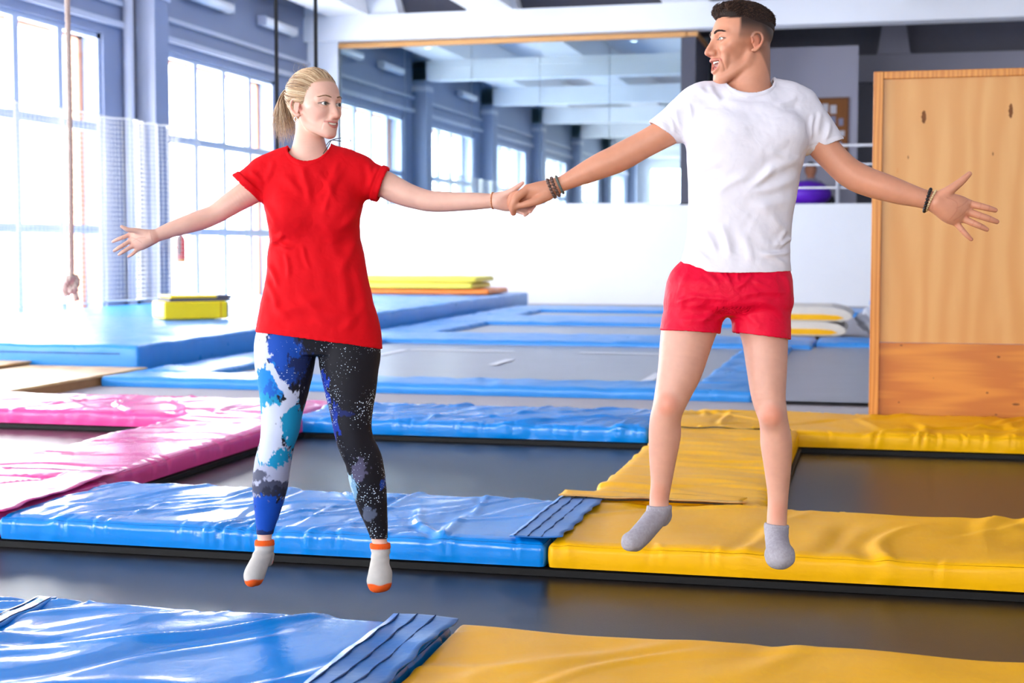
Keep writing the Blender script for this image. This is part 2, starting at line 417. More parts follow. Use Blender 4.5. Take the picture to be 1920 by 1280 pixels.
def strip(name, m, x0, x1, y0, y1, z, th=0.004, parent=None, nx=6, ny=30, wav=0.003, seed=0, curl=0.0, skew=0.0, sub=None):
    """thin wavy slab lying on a pad (real thickness)"""
    X, Y = np.meshgrid(np.linspace(x0, x1, nx), np.linspace(y0, y1, ny), indexing='ij')
    u = (X-x0)/(x1-x0); v = (Y-y0)/(y1-y0)
    Z = z + wav*np.sin(Y*9+seed)*np.sin(X*23+seed) + wav*0.6*np.sin(Y*27+X*13+seed*3) + curl*u**3*(0.5+0.5*np.sin(Y*11+seed))
    Xs = X + skew*v + 0.006*np.sin(Y*31+seed)*u**4
    T = np.stack([Xs, Y, Z+th], -1).reshape(-1, 3); B = np.stack([Xs, Y, Z], -1).reshape(-1, 3)
    V = np.concatenate([T, B]); n = nx*ny; F = []
    for i in range(nx-1):
        for j in range(ny-1):
            a = i*ny+j; F.append([a, a+ny, a+ny+1, a+1]); F.append([n+a, n+a+1, n+a+ny+1, n+a+ny])
    rim = [i*ny for i in range(nx)] + [(nx-1)*ny+j for j in range(1, ny)] + [i*ny+ny-1 for i in range(nx-2, -1, -1)] + [j for j in range(ny-2, 0, -1)]
    for a, b in zip(rim, rim[1:]+rim[:1]): F.append([b, a, n+a, n+b])
    o = mesh_np(name, V, F, m)
    if parent is not None:
        o.data.transform(Matrix.Translation(-Vector(parent.location)))
        o.parent = sub or parent
    return o

ZT, ZB = 0.14, 0.036
ZTOP = ZT - 0.010
NB, MBk, KB = (3.36, 4.36), (5.66, 6.65), (9.46, 10.52)
# near row
nb = pad('wide glossy blue vinyl pad at the bottom left, nearest the camera', -4.6, -1.262, *NB, ZB, ZTOP, V_blue, 11, 0.0125, 44, 0.016, 0.032, 0.85, 0.30, 24, 0.008)
f = strip('velcro_flap', M_velcro, -1.45, -1.235, NB[0], NB[1]-0.005, ZT+0.012, parent=nb, nx=10, ny=60, wav=0.003, seed=1, curl=0.012)
for x in (-1.43, -1.37, -1.31): strip('stitching', M_seam, x, x+0.0018, NB[0]+0.01, NB[1]-0.01, ZT+0.0162, 0.0035, nb, 2, 60, 0.003, 1, sub=f)
f = strip('seam_band', V_blue, -2.62, -2.55, NB[0], NB[1]-0.03, ZT-0.002, 0.010, nb, 4, 40, 0.002, 4, skew=-0.06)
for x in (-2.61, -2.565): strip('stitching', M_seam, x, x+0.0028, NB[0]+0.01, NB[1]-0.04, ZT+0.0082, 0.002, nb, 2, 40, 0.002, 4, skew=-0.06, sub=f)
ny_ = pad('yellow vinyl pad at the bottom right, nearest the camera', -1.238, 2.6, *NB, ZB, ZTOP, V_yellow, 12, 0.0135, 24, 0.006, 0.03, 0.75, 0.4, 16, 0.004)
# middle row
pad('pink pad end at the left frame edge, beside the middle blue pad', -6.6, -3.70, *MBk, ZB, ZTOP, V_pink, 13, 0.02, 20, 0.007, 0.02, 0.4, 0.5, 16)
pk = bpy.data.objects[-1] if False else None
mbp = pad('blue vinyl pad in the middle row behind the woman', -3.685, -1.258, *MBk, ZB, ZTOP, V_blue, 14, 0.0115, 40, 0.009, 0.02, 1.15, 0.4, 24, 0.006)
f = strip('velcro_flap', M_velcro, -1.40, -1.19, MBk[0]+0.005, MBk[1]+0.03, ZT+0.010, parent=mbp, nx=10, ny=60, wav=0.002, seed=2, curl=0.010, skew=-0.0)
for x in (-1.385, -1.33, -1.275): strip('stitching', M_seam, x, x+0.002, MBk[0]+0.01, MBk[1]+0.02, ZT+0.0142, 0.003, mbp, 2, 60, 0.002, 2, sub=f)
myp = pad('yellow vinyl pad in the middle row behind the man', -1.242, 3.0, *MBk, ZB, ZTOP, V_yellow, 15, 0.0115, 30, 0.012, 0.032, 1.0, 0.45, 22, 0.005)
# lengthwise pads
pkc = pad('pink lengthwise pad between the left and centre trampoline beds', -4.64, -3.80, MBk[1]-0.0, KB[0]+0.1, ZB, ZTOP+0.004, V_pink, 16, 0.016, 34, 0.007, 0.018, 0.25, 0.3, 20)
strip('overlap_flap', V_pink, -3.90, -3.66, MBk[0]+0.01, MBk[1]+0.25, ZT+0.012, parent=pkc, nx=8, ny=40, wav=0.004, seed=5, curl=0.006, skew=-0.08)
strip('stitching', M_seam, -4.6, -3.84, MBk[1]+0.16, MBk[1]+0.165, ZT+0.016, 0.002, pkc, 20, 2, 0.002, 3)
yc = pad('yellow lengthwise pad between the centre and right trampoline beds', -1.30, -0.46, MBk[1]+0.0, KB[0]+0.06, ZB, ZTOP+0.006, V_yellow, 17, 0.014, 26, 0.010, 0.03, -0.12, 0.12, 20)
f = strip('overlap_flap', V_yellow, -1.40, -0.56, MBk[1]-0.035, MBk[1]+0.10, ZT+0.020, parent=yc, nx=40, ny=8, wav=0.004, seed=6)
strip('webbing_edge', M_webbing, -1.40, -0.56, MBk[1]-0.045, MBk[1]-0.02, ZT+0.021, 0.005, yc, 40, 3, 0.004, 6, sub=f)
strip('black_edge_cord', M_seam_y, -1.34, -0.56, MBk[1]-0.056, MBk[1]-0.046, ZT+0.012, 0.006, yc, 40, 2, 0.003, 6, sub=f)
strip('black_edge_cord', M_seam_y, -1.30, -0.50, 9.40, 9.415, ZT+0.010, 0.006, yc, 40, 2, 0.003, 8)
# back row
pad('pink cross pad at the far end of the left trampoline bed', -8.2, -3.95, KB[0], KB[1]+0.06, ZB, ZTOP, V_pink, 18, 0.018, 44, 0.010, 0.025, 0.8, 0.7, 30)
bbp = pad('blue wrinkled pad behind the centre trampoline bed', -3.90, -1.42, *KB, ZB, ZTOP, V_blue, 19, 0.013, 44, 0.014, 0.028, 0.9, 0.35, 30)
byp = pad('yellow gathered pad in front of the plywood screen', -1.40, 3.4, KB[0]+0.04, KB[1]+0.1, ZB, ZTOP, V_yellow, 20, 0.014, 50, 0.013, 0.03, 1.0, 0.5, 60, 0.012)

# steel rims under the pads and the beds
M_steel = mat('black_steel', lin(15,14,15), 0.6, 0.3, noise=0.1)
def bed_material(name, col, rough):
    m = mat(name, col, rough, 0.36, noise=0.22, nscale=3.0, bump=0.0, stretch=(0.7, 5, 1))
    nt = m.node_tree; b = nt.nodes['Principled BSDF']
    tc = nt.nodes.new('ShaderNodeTexCoord')
    w = nt.nodes.new('ShaderNodeTexNoise'); w.inputs['Scale'].default_value = 260; w.inputs['Detail'].default_value = 2
    nt.links.new(tc.outputs['Object'], w.inputs['Vector'])
    bp = nt.nodes.new('ShaderNodeBump'); bp.inputs['Strength'].default_value = 0.12; bp.inputs['Distance'].default_value = 0.004
    nt.links.new(w.outputs['Fac'], bp.inputs['Height']); nt.links.new(bp.outputs[0], b.inputs['Normal'])
    return m
M_bed = bed_material('black_woven_bed', lin(30,27,26), 0.30)
M_bed_g = bed_material('grey_woven_bed', lin(150,152,162), 0.30)
def bed(label, x0, x1, y0, y1, z=0.0, m=None, rim=True):
    t = empty('trampoline_bed', ((x0+x1)/2, (y0+y1)/2, z-0.06)); hx, hy = (x1-x0)/2, (y1-y0)/2
    nx, ny = 40, 20
    X, Y = np.meshgrid(np.linspace(-hx, hx, nx), np.linspace(-hy, hy, ny), indexing='ij')
    sag = -0.008*(1-(X/hx)**2)*(1-(Y/hy)**2)
    top = np.stack([X, Y, 0.06+sag], -1).reshape(-1, 3)
    i = np.arange(nx-1)[:, None]*ny + np.arange(ny-1)[None, :]
    q = np.stack([i, i+ny, i+ny+1, i+1], -1).reshape(-1, 4)
    bot = top - np.array([0, 0, 0.006]); n = len(top)
    mesh_np('woven_bed', np.concatenate([top, bot]), np.concatenate([q, q[:, ::-1]+n]), m or M_bed, t)
    if rim:
        for a in (MB().box(-hx, hx, -hy-0.03, -hy+0.02, 0.062, 0.084), MB().box(-hx, hx, hy-0.02, hy+0.03, 0.062, 0.088),
                  MB().box(-hx-0.03, -hx+0.02, -hy, hy, 0.062, 0.088), MB().box(hx-0.02, hx+0.03, -hy, hy, 0.062, 0.088)):
            a.build('steel_rim', M_steel, t)
    return tag(t, label, 'trampoline', 'trampoline beds')
bed('long dark trampoline bed under the jumping couple', -6.6, 3.2, 4.33, 5.67)
bed('dark trampoline bed framed by pink, blue and yellow pads', -3.80, -1.30, 6.65, 9.46)
bed('dark brown trampoline bed at the right behind the yellow pad', -0.46, 3.2, 6.65, 9.50)
bed('pale-looking trampoline bed at the left frame edge between pink pads', -7.6, -4.64, 6.65, 9.46)

# far trampolines
GR = 'blue pads around the far trampolines'
def fpad(label, x0, x1, y0, y1, z0=0.016, z1=0.10, seed=1, **k): return pad(label, x0, x1, y0, y1, z0, z1, V_blue_mat, seed, 0.045, 26, 0.010, 0.05, 1.0, 0.5, 14, 0.01, 0.03, group=GR, **k)
fpad('long blue pad along the near side of the lined grey trampoline', -6.95, -0.98, 12.35, 13.05, seed=31)
fpad('blue lengthwise pad right of the lined grey trampoline', -1.52, -0.98, 13.06, 18.35, seed=32)
fpad('blue lengthwise pad left of the lined grey trampoline, beside the crash mats', -6.95, -6.2, 13.06, 18.35, seed=33)
fpad('blue cross pad directly behind the lined grey trampoline', -6.95, -0.75, 18.36, 20.05, seed=34)
fpad('short blue pad beside the plywood screen, in front of the yellow mats', -0.72, 2.2, 18.9, 20.1, seed=35)
fpad('blue lengthwise pad beside crash mat, second trampoline from the lined one', -7.0, -6.05, 20.1, 23.0, seed=36)
fpad('second blue cross pad from the far wall', -7.1, -0.9, 23.05, 25.4, seed=37)
fpad('short blue lengthwise pad near the corner of far wall and crash mats', -7.1, -6.2, 25.45, 27.6, seed=38)
fpad('blue cross pad along the foot of the far white wall', -7.1, 1.5, 27.7, 29.6, seed=39)
b1 = bed('grey trampoline bed with white guide lines', -6.2, -1.52, 13.05, 18.36, 0.05, M_bed_g, False)
M_line = mat('white_line', lin(225,226,232), 0.6, 0.3, noise=0.05)
bc = Vector(b1.location)
for (x0, x1, y0, y1) in ((-5.62, -5.52, 15.0, 17.2), (-5.5, -4.2, 17.15, 17.28), (-3.4, -2.3, 17.15, 17.28), (-2.12, -2.02, 13.3, 14.6), (-4.0, -3.9, 15.2, 16.0), (-5.62, -5.52, 13.2, 13.9)):
    bx('guide_line', M_line, x0-bc.x, x1-bc.x, y0-bc.y, y1-bc.y, 0.0605, 0.0625, b1)
bed('grey trampoline bed behind the man, left of plywood screen', -0.98, 2.6, 12.2, 18.9, 0.05, M_bed_g, False)
bed('first pale bed behind the lined trampoline', -6.05, -0.9, 20.05, 23.05, 0.05, M_bed_g, False)
bed('pale bed nearest to the far wall', -6.2, -0.9, 25.4, 27.7, 0.05, M_bed_g, False)

# crash mats
def crash(label, x0, x1, y0, y1, z0, z1, seed, m=V_blue_mat):
    o = pad(label, x0, x1, y0, y1, z0, z1, m, seed, 0.07, 20, 0.016, 0.07, 0.1, 0.3, 14, 0.01, 0.035, name='crash_mat', cat='mat', group='blue crash mats by the windows')
    bx('seam_band', mat('mat_seam_blue', lin(40,90,150), 0.6, 0.3, noise=0.1), -(x1-x0)/2+0.05, (x1-x0)/2-0.2, -(y1-y0)/2-0.012, -(y1-y0)/2-0.002, (z1-z0)*0.72, (z1-z0)*0.76, o)
    return o
crash('large blue crash mat on the left, nearest of the row by the windows', -12.3, -7.12, 13.4, 19.2, 0.016, 0.315, 41)
crash('blue crash mat under the yellow soft block, middle of the row', -12.3, -7.2, 19.22, 24.9, 0.016, 0.315, 42)
crash('blue crash mat carrying the yellow mat stack, farthest of the row', -12.3, -7.3, 24.92, 31.2, 0.016, 0.315, 43)

# wooden platforms, lower left
def ply_material(name, c1, c2, scale=(1, 1, 1), knots=False, rough=0.38):
    m = bpy.data.materials.new(name); m.use_nodes = True; nt = m.node_tree; b = nt.nodes['Principled BSDF']
    tc = nt.nodes.new('ShaderNodeTexCoord'); mp = nt.nodes.new('ShaderNodeMapping'); mp.inputs['Scale'].default_value = scale
    nt.links.new(tc.outputs['Object'], mp.inputs[0])
    n = nt.nodes.new('ShaderNodeTexNoise'); n.inputs['Scale'].default_value = 3.2; n.inputs['Detail'].default_value = 7; n.inputs['Distortion'].default_value = 1.6
    nt.links.new(mp.outputs[0], n.inputs['Vector'])
    w = nt.nodes.new('ShaderNodeTexWave'); w.inputs['Scale'].default_value = 1.6; w.inputs['Distortion'].default_value = 9; w.inputs['Detail'].default_value = 3; w.inputs['Detail Scale'].default_value = 1.2
    nt.links.new(mp.outputs[0], w.inputs['Vector'])
    a = nt.nodes.new('ShaderNodeMath'); a.operation = 'MULTIPLY'; nt.links.new(n.outputs['Fac'], a.inputs[0]); nt.links.new(w.outputs['Fac'], a.inputs[1])
    cr = nt.nodes.new('ShaderNodeValToRGB'); cr.color_ramp.elements[0].position = 0.02; cr.color_ramp.elements[1].position = 0.55
    cr.color_ramp.elements[0].color = c2; cr.color_ramp.elements[1].color = c1
    nt.links.new(a.outputs[0], cr.inputs[0])
    nt.links.new(cr.outputs[0], b.inputs['Base Color'])
    b.inputs['Roughness'].default_value = rough
    MATS[name] = m
    return m
P_up = ply_material('varnished_plywood', lin(216,160,92), lin(208,146,74), (1.2, 1, 0.22))
P_low = ply_material('orange_plywood', lin(216,138,44), lin(192,110, 28), (0.22, 1, 3.6))
P_edge = ply_material('pine_batten', lin(222,150,62), lin(196,118,34), (6, 6, 0.3))
P_plat = ply_material('pale_plywood', lin(236,196,130), lin(214,168,104), (0.5, 1.4, 1))
M_plyside = mat('platform_edge', lin(170,124,80), 0.6, 0.3, noise=0.2, nscale=10)
for label, x0, x1, y0, y1, z1 in (('pale plywood platform beside the pink cross pad, right one of two', -8.25, -6.97, 10.7, 13.3, 0.115), ('pale plywood platform at the left frame edge, left one of two', -10.6, -8.3, 10.7, 13.38, 0.15)):
    t = empty('plywood_platform', ((x0+x1)/2, (y0+y1)/2, 0.016)); hx, hy = (x1-x0)/2, (y1-y0)/2
    bx('board', P_plat, -hx, hx, -hy, hy, z1-0.016-0.022, z1-0.016, t, bevel=0.003)
    m = MB().box(-hx+0.01, hx-0.012, -hy+0.01, hy-0.01, 0, z1-0.016-0.0225); m.build('base_frame', M_plyside, t)
    tag(t, label, 'platform', 'plywood platforms')

# plywood panel on the right
pb = empty('plywood_screen', (0, 10.66, 0.06))
us = bx('upper_sheet', P_up, 0.03, 2.6, 0.02, 0.045, 0.575, 2.43, pb)
ls = bx('lower_sheet', P_low, 0.03, 2.6, 0.025, 0.05, 0.03, 0.572, pb)
bx('batten', P_edge, -0.035, 0.03, -0.01, 0.09, 0.0, 2.45, pb, bevel=0.003)
bx('batten', P_edge, 0.03, 2.6, -0.005, 0.085, 2.40, 2.45, pb, bevel=0.003)
M_knot = mat('wood_knot', lin(120,70,26), 0.5, 0.3, noise=0.5, nscale=40)
M_knot2 = mat('wood_stain', lin(196,128,62), 0.5, 0.3, noise=0.2, nscale=20)
def knot(px, pz, rx, rz, m, y, par):
    n = 18; v = [(px + rx*math.cos(2*math.pi*i/n)*(0.8+0.2*math.sin(3*i)), y, pz + rz*math.sin(2*math.pi*i/n)) for i in range(n)]
    v2 = [(a, y+0.004, c) for a, b, c in v]
    o = mesh_np('knot', v+v2, [list(range(n))] + [list(range(2*n-1, n-1, -1))] + [[(i+1) % n, i, n+i, n+(i+1) % n] for i in range(n)], m, par, False)
for x, z, a, b, m_ in ((0.305, 2.135, 0.019, 0.045, M_knot), (0.875, 2.165, 0.017, 0.05, M_knot), (0.205, 1.86, 0.005, 0.012, M_knot), (0.765, 1.875, 0.006, 0.012, M_knot), (0.135, 1.77, 0.003, 0.02, M_knot2)): knot(x, z, a, b, m_, 0.0185, us)
for x, z, a, b in ((0.18, 0.555, 0.012, 0.006), (0.83, 0.485, 0.014, 0.007), (0.76, 0.235, 0.010, 0.007), (0.17, 0.155, 0.009, 0.005), (0.82, 0.085, 0.010, 0.006), (0.95, 0.16, 0.03, 0.008), (0.4, 0.33, 0.004, 0.004)): knot(x, z, a, b, M_knot, 0.0235, ls)
tag(pb, 'tall varnished plywood screen with battens standing behind the yellow pad', 'screen')

# yellow soft block on the crash mat
V_ylight = vinyl('bright_yellow_vinyl', lin(252,214,0), 0.4)
sb = empty('soft_block', (-9.12, 17.9, 0.34))
def rot_box(name, m, x0, x1, y0, y1, z0, z1, par, bevel=0.02): return bx(name, m, x0, x1, y0, y1, z0, z1, par, bevel)
rot_box('body', V_ylight, 0.0, 0.86, 0.0, 0.62, 0.0, 0.235, sb)
rot_box('end_panel', M_grey, 0.865, 0.885, 0.02, 0.58, 0.01, 0.225, sb, 0.005)
rot_box('seam_band', mat('ochre_band', lin(214,150,20), 0.5, 0.3, noise=0.1), 0.76, 0.772, -0.004, 0.0, 0.01, 0.23, sb, 0)
rot_box('lid', V_ylight, 0.1, 0.74, 0.06, 0.66, 0.275, 0.315, sb)
rot_box('lid_core', M_dark, 0.08, 0.92, 0.03, 0.65, 0.236, 0.274, sb, 0.01)
rot_box('lid_end', M_dark, 0.745, 0.96, 0.06, 0.66, 0.275, 0.312, sb)
sb.rotation_euler = (0, 0, math.radians(42))
tag(sb, 'yellow soft play block with grey end on the crash mats', 'soft block')

# yellow mats stacked on the far crash mat
V_lemon = vinyl('lemon_vinyl', lin(242,226,80), 0.5); V_orange = vinyl('orange_vinyl', lin(244,130,40), 0.4)
def slab(name, label, m, x0, x1, y0, y1, z0, z1, seed, grp='yellow mats stacked by the far wall'):
    return pad(label, x0, x1, y0, y1, z0, z1, m, seed, 0.08, 10, 0.012, 0.08, 0.2, 0.4, 10, 0.012, min(0.045, (z1-z0)*0.45), name=name, cat='mat', group=grp)
slab('folding_mat', 'orange mat at the bottom of the stack by the far wall', V_orange, -11.8, -7.6, 29.0, 30.6, 0.345, 0.435, 51)
slab('folding_mat', 'lower lemon yellow mat in the stack by the far wall', V_lemon, -11.8, -7.95, 29.0, 30.5, 0.462, 0.56, 52)
slab('folding_mat', 'upper lemon yellow mat on top of the stack by the far wall', V_lemon, -11.8, -7.9, 29.1, 30.6, 0.588, 0.68, 53)

# folded yellow and white mats on the right
M_canvas = mat('cream_canvas', lin(222,214,204), 0.7, 0.2, noise=0.08, nscale=6, bump=0.2, bscale=12)
def folded(label, z0, x1, seed):
    t = empty('folded_mat', (-1.6, 20.9, z0)); h = 0.2
    prof = [(0, 0), (x1-0.16, 0), (x1-0.06, 0.02), (x1, 0.06), (x1-0.02, 0.11), (x1-0.12, 0.165), (x1-0.3, h), (0, h)]
    MB().prism(prof, 'y', 0, 1.5).build('cover', M_canvas, t, bevel=0.008)
    MB().prism([(0, 0.02), (x1-0.22, 0.02), (x1-0.12, 0.05), (x1-0.2, 0.085), (x1-0.4, 0.1), (0, 0.1)], 'y', -0.012, -0.001).build('yellow_side', V_yellow, t)
    return tag(t, label, 'mat', 'folded mats right of the man')
folded('lower folded cream mat with yellow side, right of the man', 0.07, 1.22, 1)
folded('upper folded cream mat with yellow side, right of the man', 0.272, 1.3, 2)
# crumpled grey sack with a blue strap
rng = np.random.default_rng(7)
t = empty('crumpled_sack', (0.22, 21.4, 0.06))
u, v = np.meshgrid(np.linspace(0, 2*math.pi, 40, endpoint=False), np.linspace(0.02, math.pi-0.02, 24), indexing='ij')
rr = 1 + 0.12*np.sin(5*u+3*v) + 0.08*np.sin(9*u-7*v+1) + 0.05*np.sin(17*u+5*v)
P = np.stack([0.42*rr*np.sin(v)*np.cos(u), 0.4*rr*np.sin(v)*np.sin(u), 0.22+0.23*rr*np.cos(v)], -1).reshape(-1, 3)
P[:, 2] = np.maximum(P[:, 2], 0)
i = np.arange(40)[:, None]*24 + np.arange(23)[None, :]; j = ((np.arange(40)+1) % 40)[:, None]*24 + np.arange(23)[None, :]
mesh_np('sack', P, np.stack([i, i+1, j+1, j], -1).reshape(-1, 4), mat('grey_tarpaulin', lin(190,192,204), 0.45, 0.4, noise=0.15, nscale=5), t)
bx('blue_strap', V_blue_mat, -0.3, 0.3, -0.3, 0.3, 0.43, 0.5, t, bevel=0.02)
tag(t, 'crumpled grey sack with blue pad on top beside the plywood screen', 'sack')

# hanging rope with knot
M_rope = mat('hemp_rope', lin(196,180,172), 0.8, 0.2, noise=0.2, nscale=30)
def twisted(pts, r, strands=3, pitch=0.09, seg=6):
    m = MB(); pts = [Vector(p) for p in pts]
    L = [0]
    for a, b in zip(pts, pts[1:]): L.append(L[-1]+(b-a).length)
    for s in range(strands):
        q = []
        for i, p in enumerate(pts):
            t = (pts[min(i+1, len(pts)-1)]-pts[max(i-1, 0)]).normalized()
            a = t.cross(Vector((0, 1, 0.01))).normalized(); b = a.cross(t)
            ph = 2*math.pi*(s/strands + L[i]/pitch)
            q.append(p + (a*math.cos(ph)+b*math.sin(ph))*r*0.5)
        m.tube(q, r*0.56, seg)
    return m
rp = empty('climbing_rope', (-6.32, 10.8, 0.9))
n = 300
twisted([(0.012*math.sin(i*0.02), 0, 0.17 + (6.1-0.17)*i/n) for i in range(n+1)], 0.024).build('rope', M_rope, rp, True)
kn = [(0.03*math.cos(a*2)*(1+0.5*math.cos(3*a)), 0.03*math.sin(a*2)*(1+0.5*math.cos(3*a)), 0.10+0.055*math.sin(3*a)) for a in np.linspace(0, 2*math.pi, 60)]
twisted(kn, 0.027, 3, 0.09).build('knot', M_rope, rp, True)
twisted([(-0.045+0.035*math.cos(a), 0.01, 0.055+0.04*math.sin(a)) for a in np.linspace(0, 2*math.pi, 30)], 0.017).build('loop', M_rope, rp, True)
twisted([(0.01+0.004*i, 0, 0.08-0.012*i) for i in range(10)], 0.025).build('rope_end', M_rope, rp, True)
tag(rp, 'thick twisted climbing rope with knotted end hanging at the left', 'rope')

# ring straps hanging in the background
M_strap = mat('black_strap', lin(24,26,32), 0.7, 0.2, noise=0.1)
M_ringwood = mat('ring_wood', lin(206,170,120), 0.5, 0.4, noise=0.1)
for k, (x, y, l) in enumerate(((-5.865, 14.0, 'left one of two black ring straps hanging behind the woman'), (-5.445, 14.0, 'right one of two black ring straps hanging behind the woman'))):
    t = empty('gymnastic_ring', (x, y, 1.55))
    bx('strap', M_strap, -0.018, 0.018, -0.006, 0.006, 0.225, 5.5, t)
    MB().tube([(0.105*math.sin(a), 0, 0.115-0.105*math.cos(a)) for a in np.linspace(0, 2*math.pi, 33)], 0.014, 10, False).build('ring', M_ringwood, t, True)
    bx('buckle', M_steel, -0.03, 0.03, -0.012, 0.012, 0.5, 0.56, t)
    tag(t, l, 'gymnastic ring', 'gymnastic rings')

# safety net along the lower part of the windows (thread grid, nobody counts it)
nv, nh = 150, 40
m = MB(); Y0n, Y1n, Z0n, Z1n = 16.0, 25.0, 0.42, 3.40
def netx(y): return XL + 0.95 + 0.10*math.sin(y*5.1) + (0.10*math.sin(y*13) if y > 22.6 else 0.03*math.sin(y*9))
yy = [Y0n + (Y1n-Y0n)*i/nv for i in range(nv+1)]
for y in yy: m.tube([(netx(y), y, Z0n), (netx(y)+0.01, y, (Z0n+Z1n)/2), (netx(y), y, Z1n)], 0.0028, 4, False)
for k in range(nh+1):
    z = Z0n + (Z1n-Z0n)*k/nh
    m.tube([(netx(y), y, z) for y in yy], 0.0028 if k not in (0, nh) else 0.012, 4, False)
o = m.build('safety_net', mat('white_twine', lin(226,222,214), 0.8, 0.2, noise=0.05), None, True)
tag(o, 'white knotted safety net hanging in front of the left windows', 'net'); o['kind'] = 'stuff'

# wall tube lamps
M_tube = mat('tube_cover', lin(240,242,250), 0.35, 0.4, noise=0.02)
for y, z, l in ((29.9, 6.14, 'white tube lamp on the window wall nearest to far wall'), (26.5, 6.14, 'white tube lamp above the second window, left of the other'), (18.8, 6.14, 'white tube lamp above the left window')):
    t = empty('tube_lamp', (XL+0.0, y, z))
    MB().tube([(0.16, 0.0, 0), (0.16, 1.75, 0)], 0.11, 14).build('diffuser', M_tube, t, True)
    bx('bracket', M_bluegrey2, 0.0, 0.12, 0.3, 0.4, -0.04, 0.04, t); bx('bracket', M_bluegrey2, 0.0, 0.12, 1.35, 1.45, -0.04, 0.04, t)
    for s in (-0.04, 1.75): bx('end_cap', M_bluegrey2, 0.06, 0.26, s, s+0.04, -0.1, 0.1, t)
    tag(t, l, 'lamp', 'tube lamps')

# fire extinguisher on the pilaster
t = empty('fire_extinguisher', (XL+0.60, 25.02, 1.02))
M_red = mat('red_enamel', lin(226,30,34), 0.3, 0.5, noise=0.05)
MB().lathe([(0.06, 0), (0.085, 0.015), (0.088, 0.05), (0.088, 0.40), (0.07, 0.46), (0.03, 0.50), (0.028, 0.53)], (0, 0, 0), 18).build('cylinder', M_red, t, True)
MB().box(-0.02, 0.02, -0.03, 0.12, 0.53, 0.56).box(-0.02, 0.02, -0.03, 0.12, 0.585, 0.60).build('valve', M_steel, t)
MB().tube([(0, -0.03, 0.55), (0.03, -0.1, 0.5), (0.03, -0.11, 0.3), (0.02, -0.1, 0.15)], 0.012, 8).build('hose', M_steel, t, True)
MB().lathe([(0.0885, 0.0), (0.0885, 0.03)], (0, 0, 0.02), 18).build('base_band', V_yellow, t, True)
bx('wall_bracket', M_steel, -0.14, -0.08, -0.05, 0.05, 0.25, 0.3, t)
tag(t, 'red fire extinguisher on the bluish pilaster between the windows', 'extinguisher')

# ---- gallery details
GY = YF + 0.12
rl = empty('gallery_railing', (0, GY, GZ0-0.02))
M_chrome = mat('pale_rail', lin(206,206,214), 0.3, 0.5, metal=0.3, noise=0.03)
for z in (0.35, 0.85, 1.26): MB().tube([(GX1+0.4, 0, z), (XR-0.1, 0, z)], 0.022 if z < 1.2 else 0.03, 8).build('rail', M_chrome, rl, True)
for x in (-3.62, -0.83, 1.4, 3.6): MB().tube([(x, 0, 0), (x, 0, 1.26)], 0.045, 10).build('post', M_chrome, rl, True)
tag(rl, 'pale metal gallery railing above the white far wall', 'railing')
def ball(label, m, x, y, z, r, sq=1.0):
    prof = [(r*math.sin(a), r*sq*(1-math.cos(a))) for a in np.linspace(0.05, math.pi-0.05, 18)]
    o = MB().lathe(prof, (0, 0, 0), 26).build('exercise_ball', m, None, True); o.location = (x, y, z)
    MB().lathe([(r*1.002, r*sq*0.97), (r*1.004, r*sq), (r*1.002, r*sq*1.03)], (0, 0, 0), 26).build('seam_ring', m, o, True)
    return tag(o, label, 'ball', 'exercise balls on the gallery')
ball('purple exercise ball on the gallery right of the man', mat('purple_rubber', lin(96,28,190), 0.4, 0.4, noise=0.06), -1.5, YF+0.68, 2.17, 0.52, 0.58)
ball('green exercise ball below the red one left of the man', mat('green_rubber', lin(40,214,110), 0.4, 0.4, noise=0.06), -3.60, YF+0.7, 2.17, 0.26, 1.15)
ball('red exercise ball resting above the green one left of the man', mat('red_rubber', lin(214,24,44), 0.4, 0.4, noise=0.06), -3.60, YF+0.72, 2.77, 0.25, 0.95)
cb = empty('cork_board', (-1.07, YF+2.87, 3.52))
ck = bx('cork', mat('cork', lin(150,96,56), 0.8, 0.2, noise=0.25, nscale=30), -0.42, 0.36, -0.02, 0.0, 0, 1.24, cb)
m = MB().box(-0.46, 0.40, -0.035, 0.0, 1.24, 1.28).box(-0.46, 0.40, -0.035, 0.0, -0.04, 0.0).box(-0.46, -0.42, -0.035, 0, 0, 1.24).box(0.36, 0.40, -0.035, 0, 0, 1.24)
m.build('frame', mat('board_frame', lin(120,76,48), 0.5, 0.3, noise=0.1), cb)
rng = random.Random(3); M_paper = mat('paper', lin(222,218,224), 0.7, 0.2, noise=0.05); M_paper2 = mat('photo_print', lin(150,150,175), 0.5, 0.2, noise=0.4, nscale=12)
for k in range(15):
    x = -0.38 + 0.17*(k % 4) + rng.uniform(0, 0.04); z = 0.06 + 0.28*(k//4) + rng.uniform(0, 0.06); w_, h_ = rng.uniform(0.09, 0.15), rng.uniform(0.12, 0.2)
    bx('pinned_note', rng.choice([M_paper, M_paper, M_paper2]), x, x+w_, -0.024, -0.0205, z, z+h_, ck)
tag(cb, 'cork notice board with pinned notes on grey gallery partition', 'notice board')
# ------------------------------------------------------------------ people: implicit-surface modelling kit
cR = np.array([math.cos(YAW), math.sin(YAW), 0.0])                                  # to the viewer's right
cF = np.array([-math.sin(YAW)*math.cos(PITCH), math.cos(YAW)*math.cos(PITCH), -math.sin(PITCH)])   # away from the viewer
cU = np.cross(cR, cF)
CO = np.array([0, 0, CAM_H])
def at(px, py, d):
    return CO + cF*d + cR*((px-960)/FPX*d) + cU*((640-py)/FPX*d)

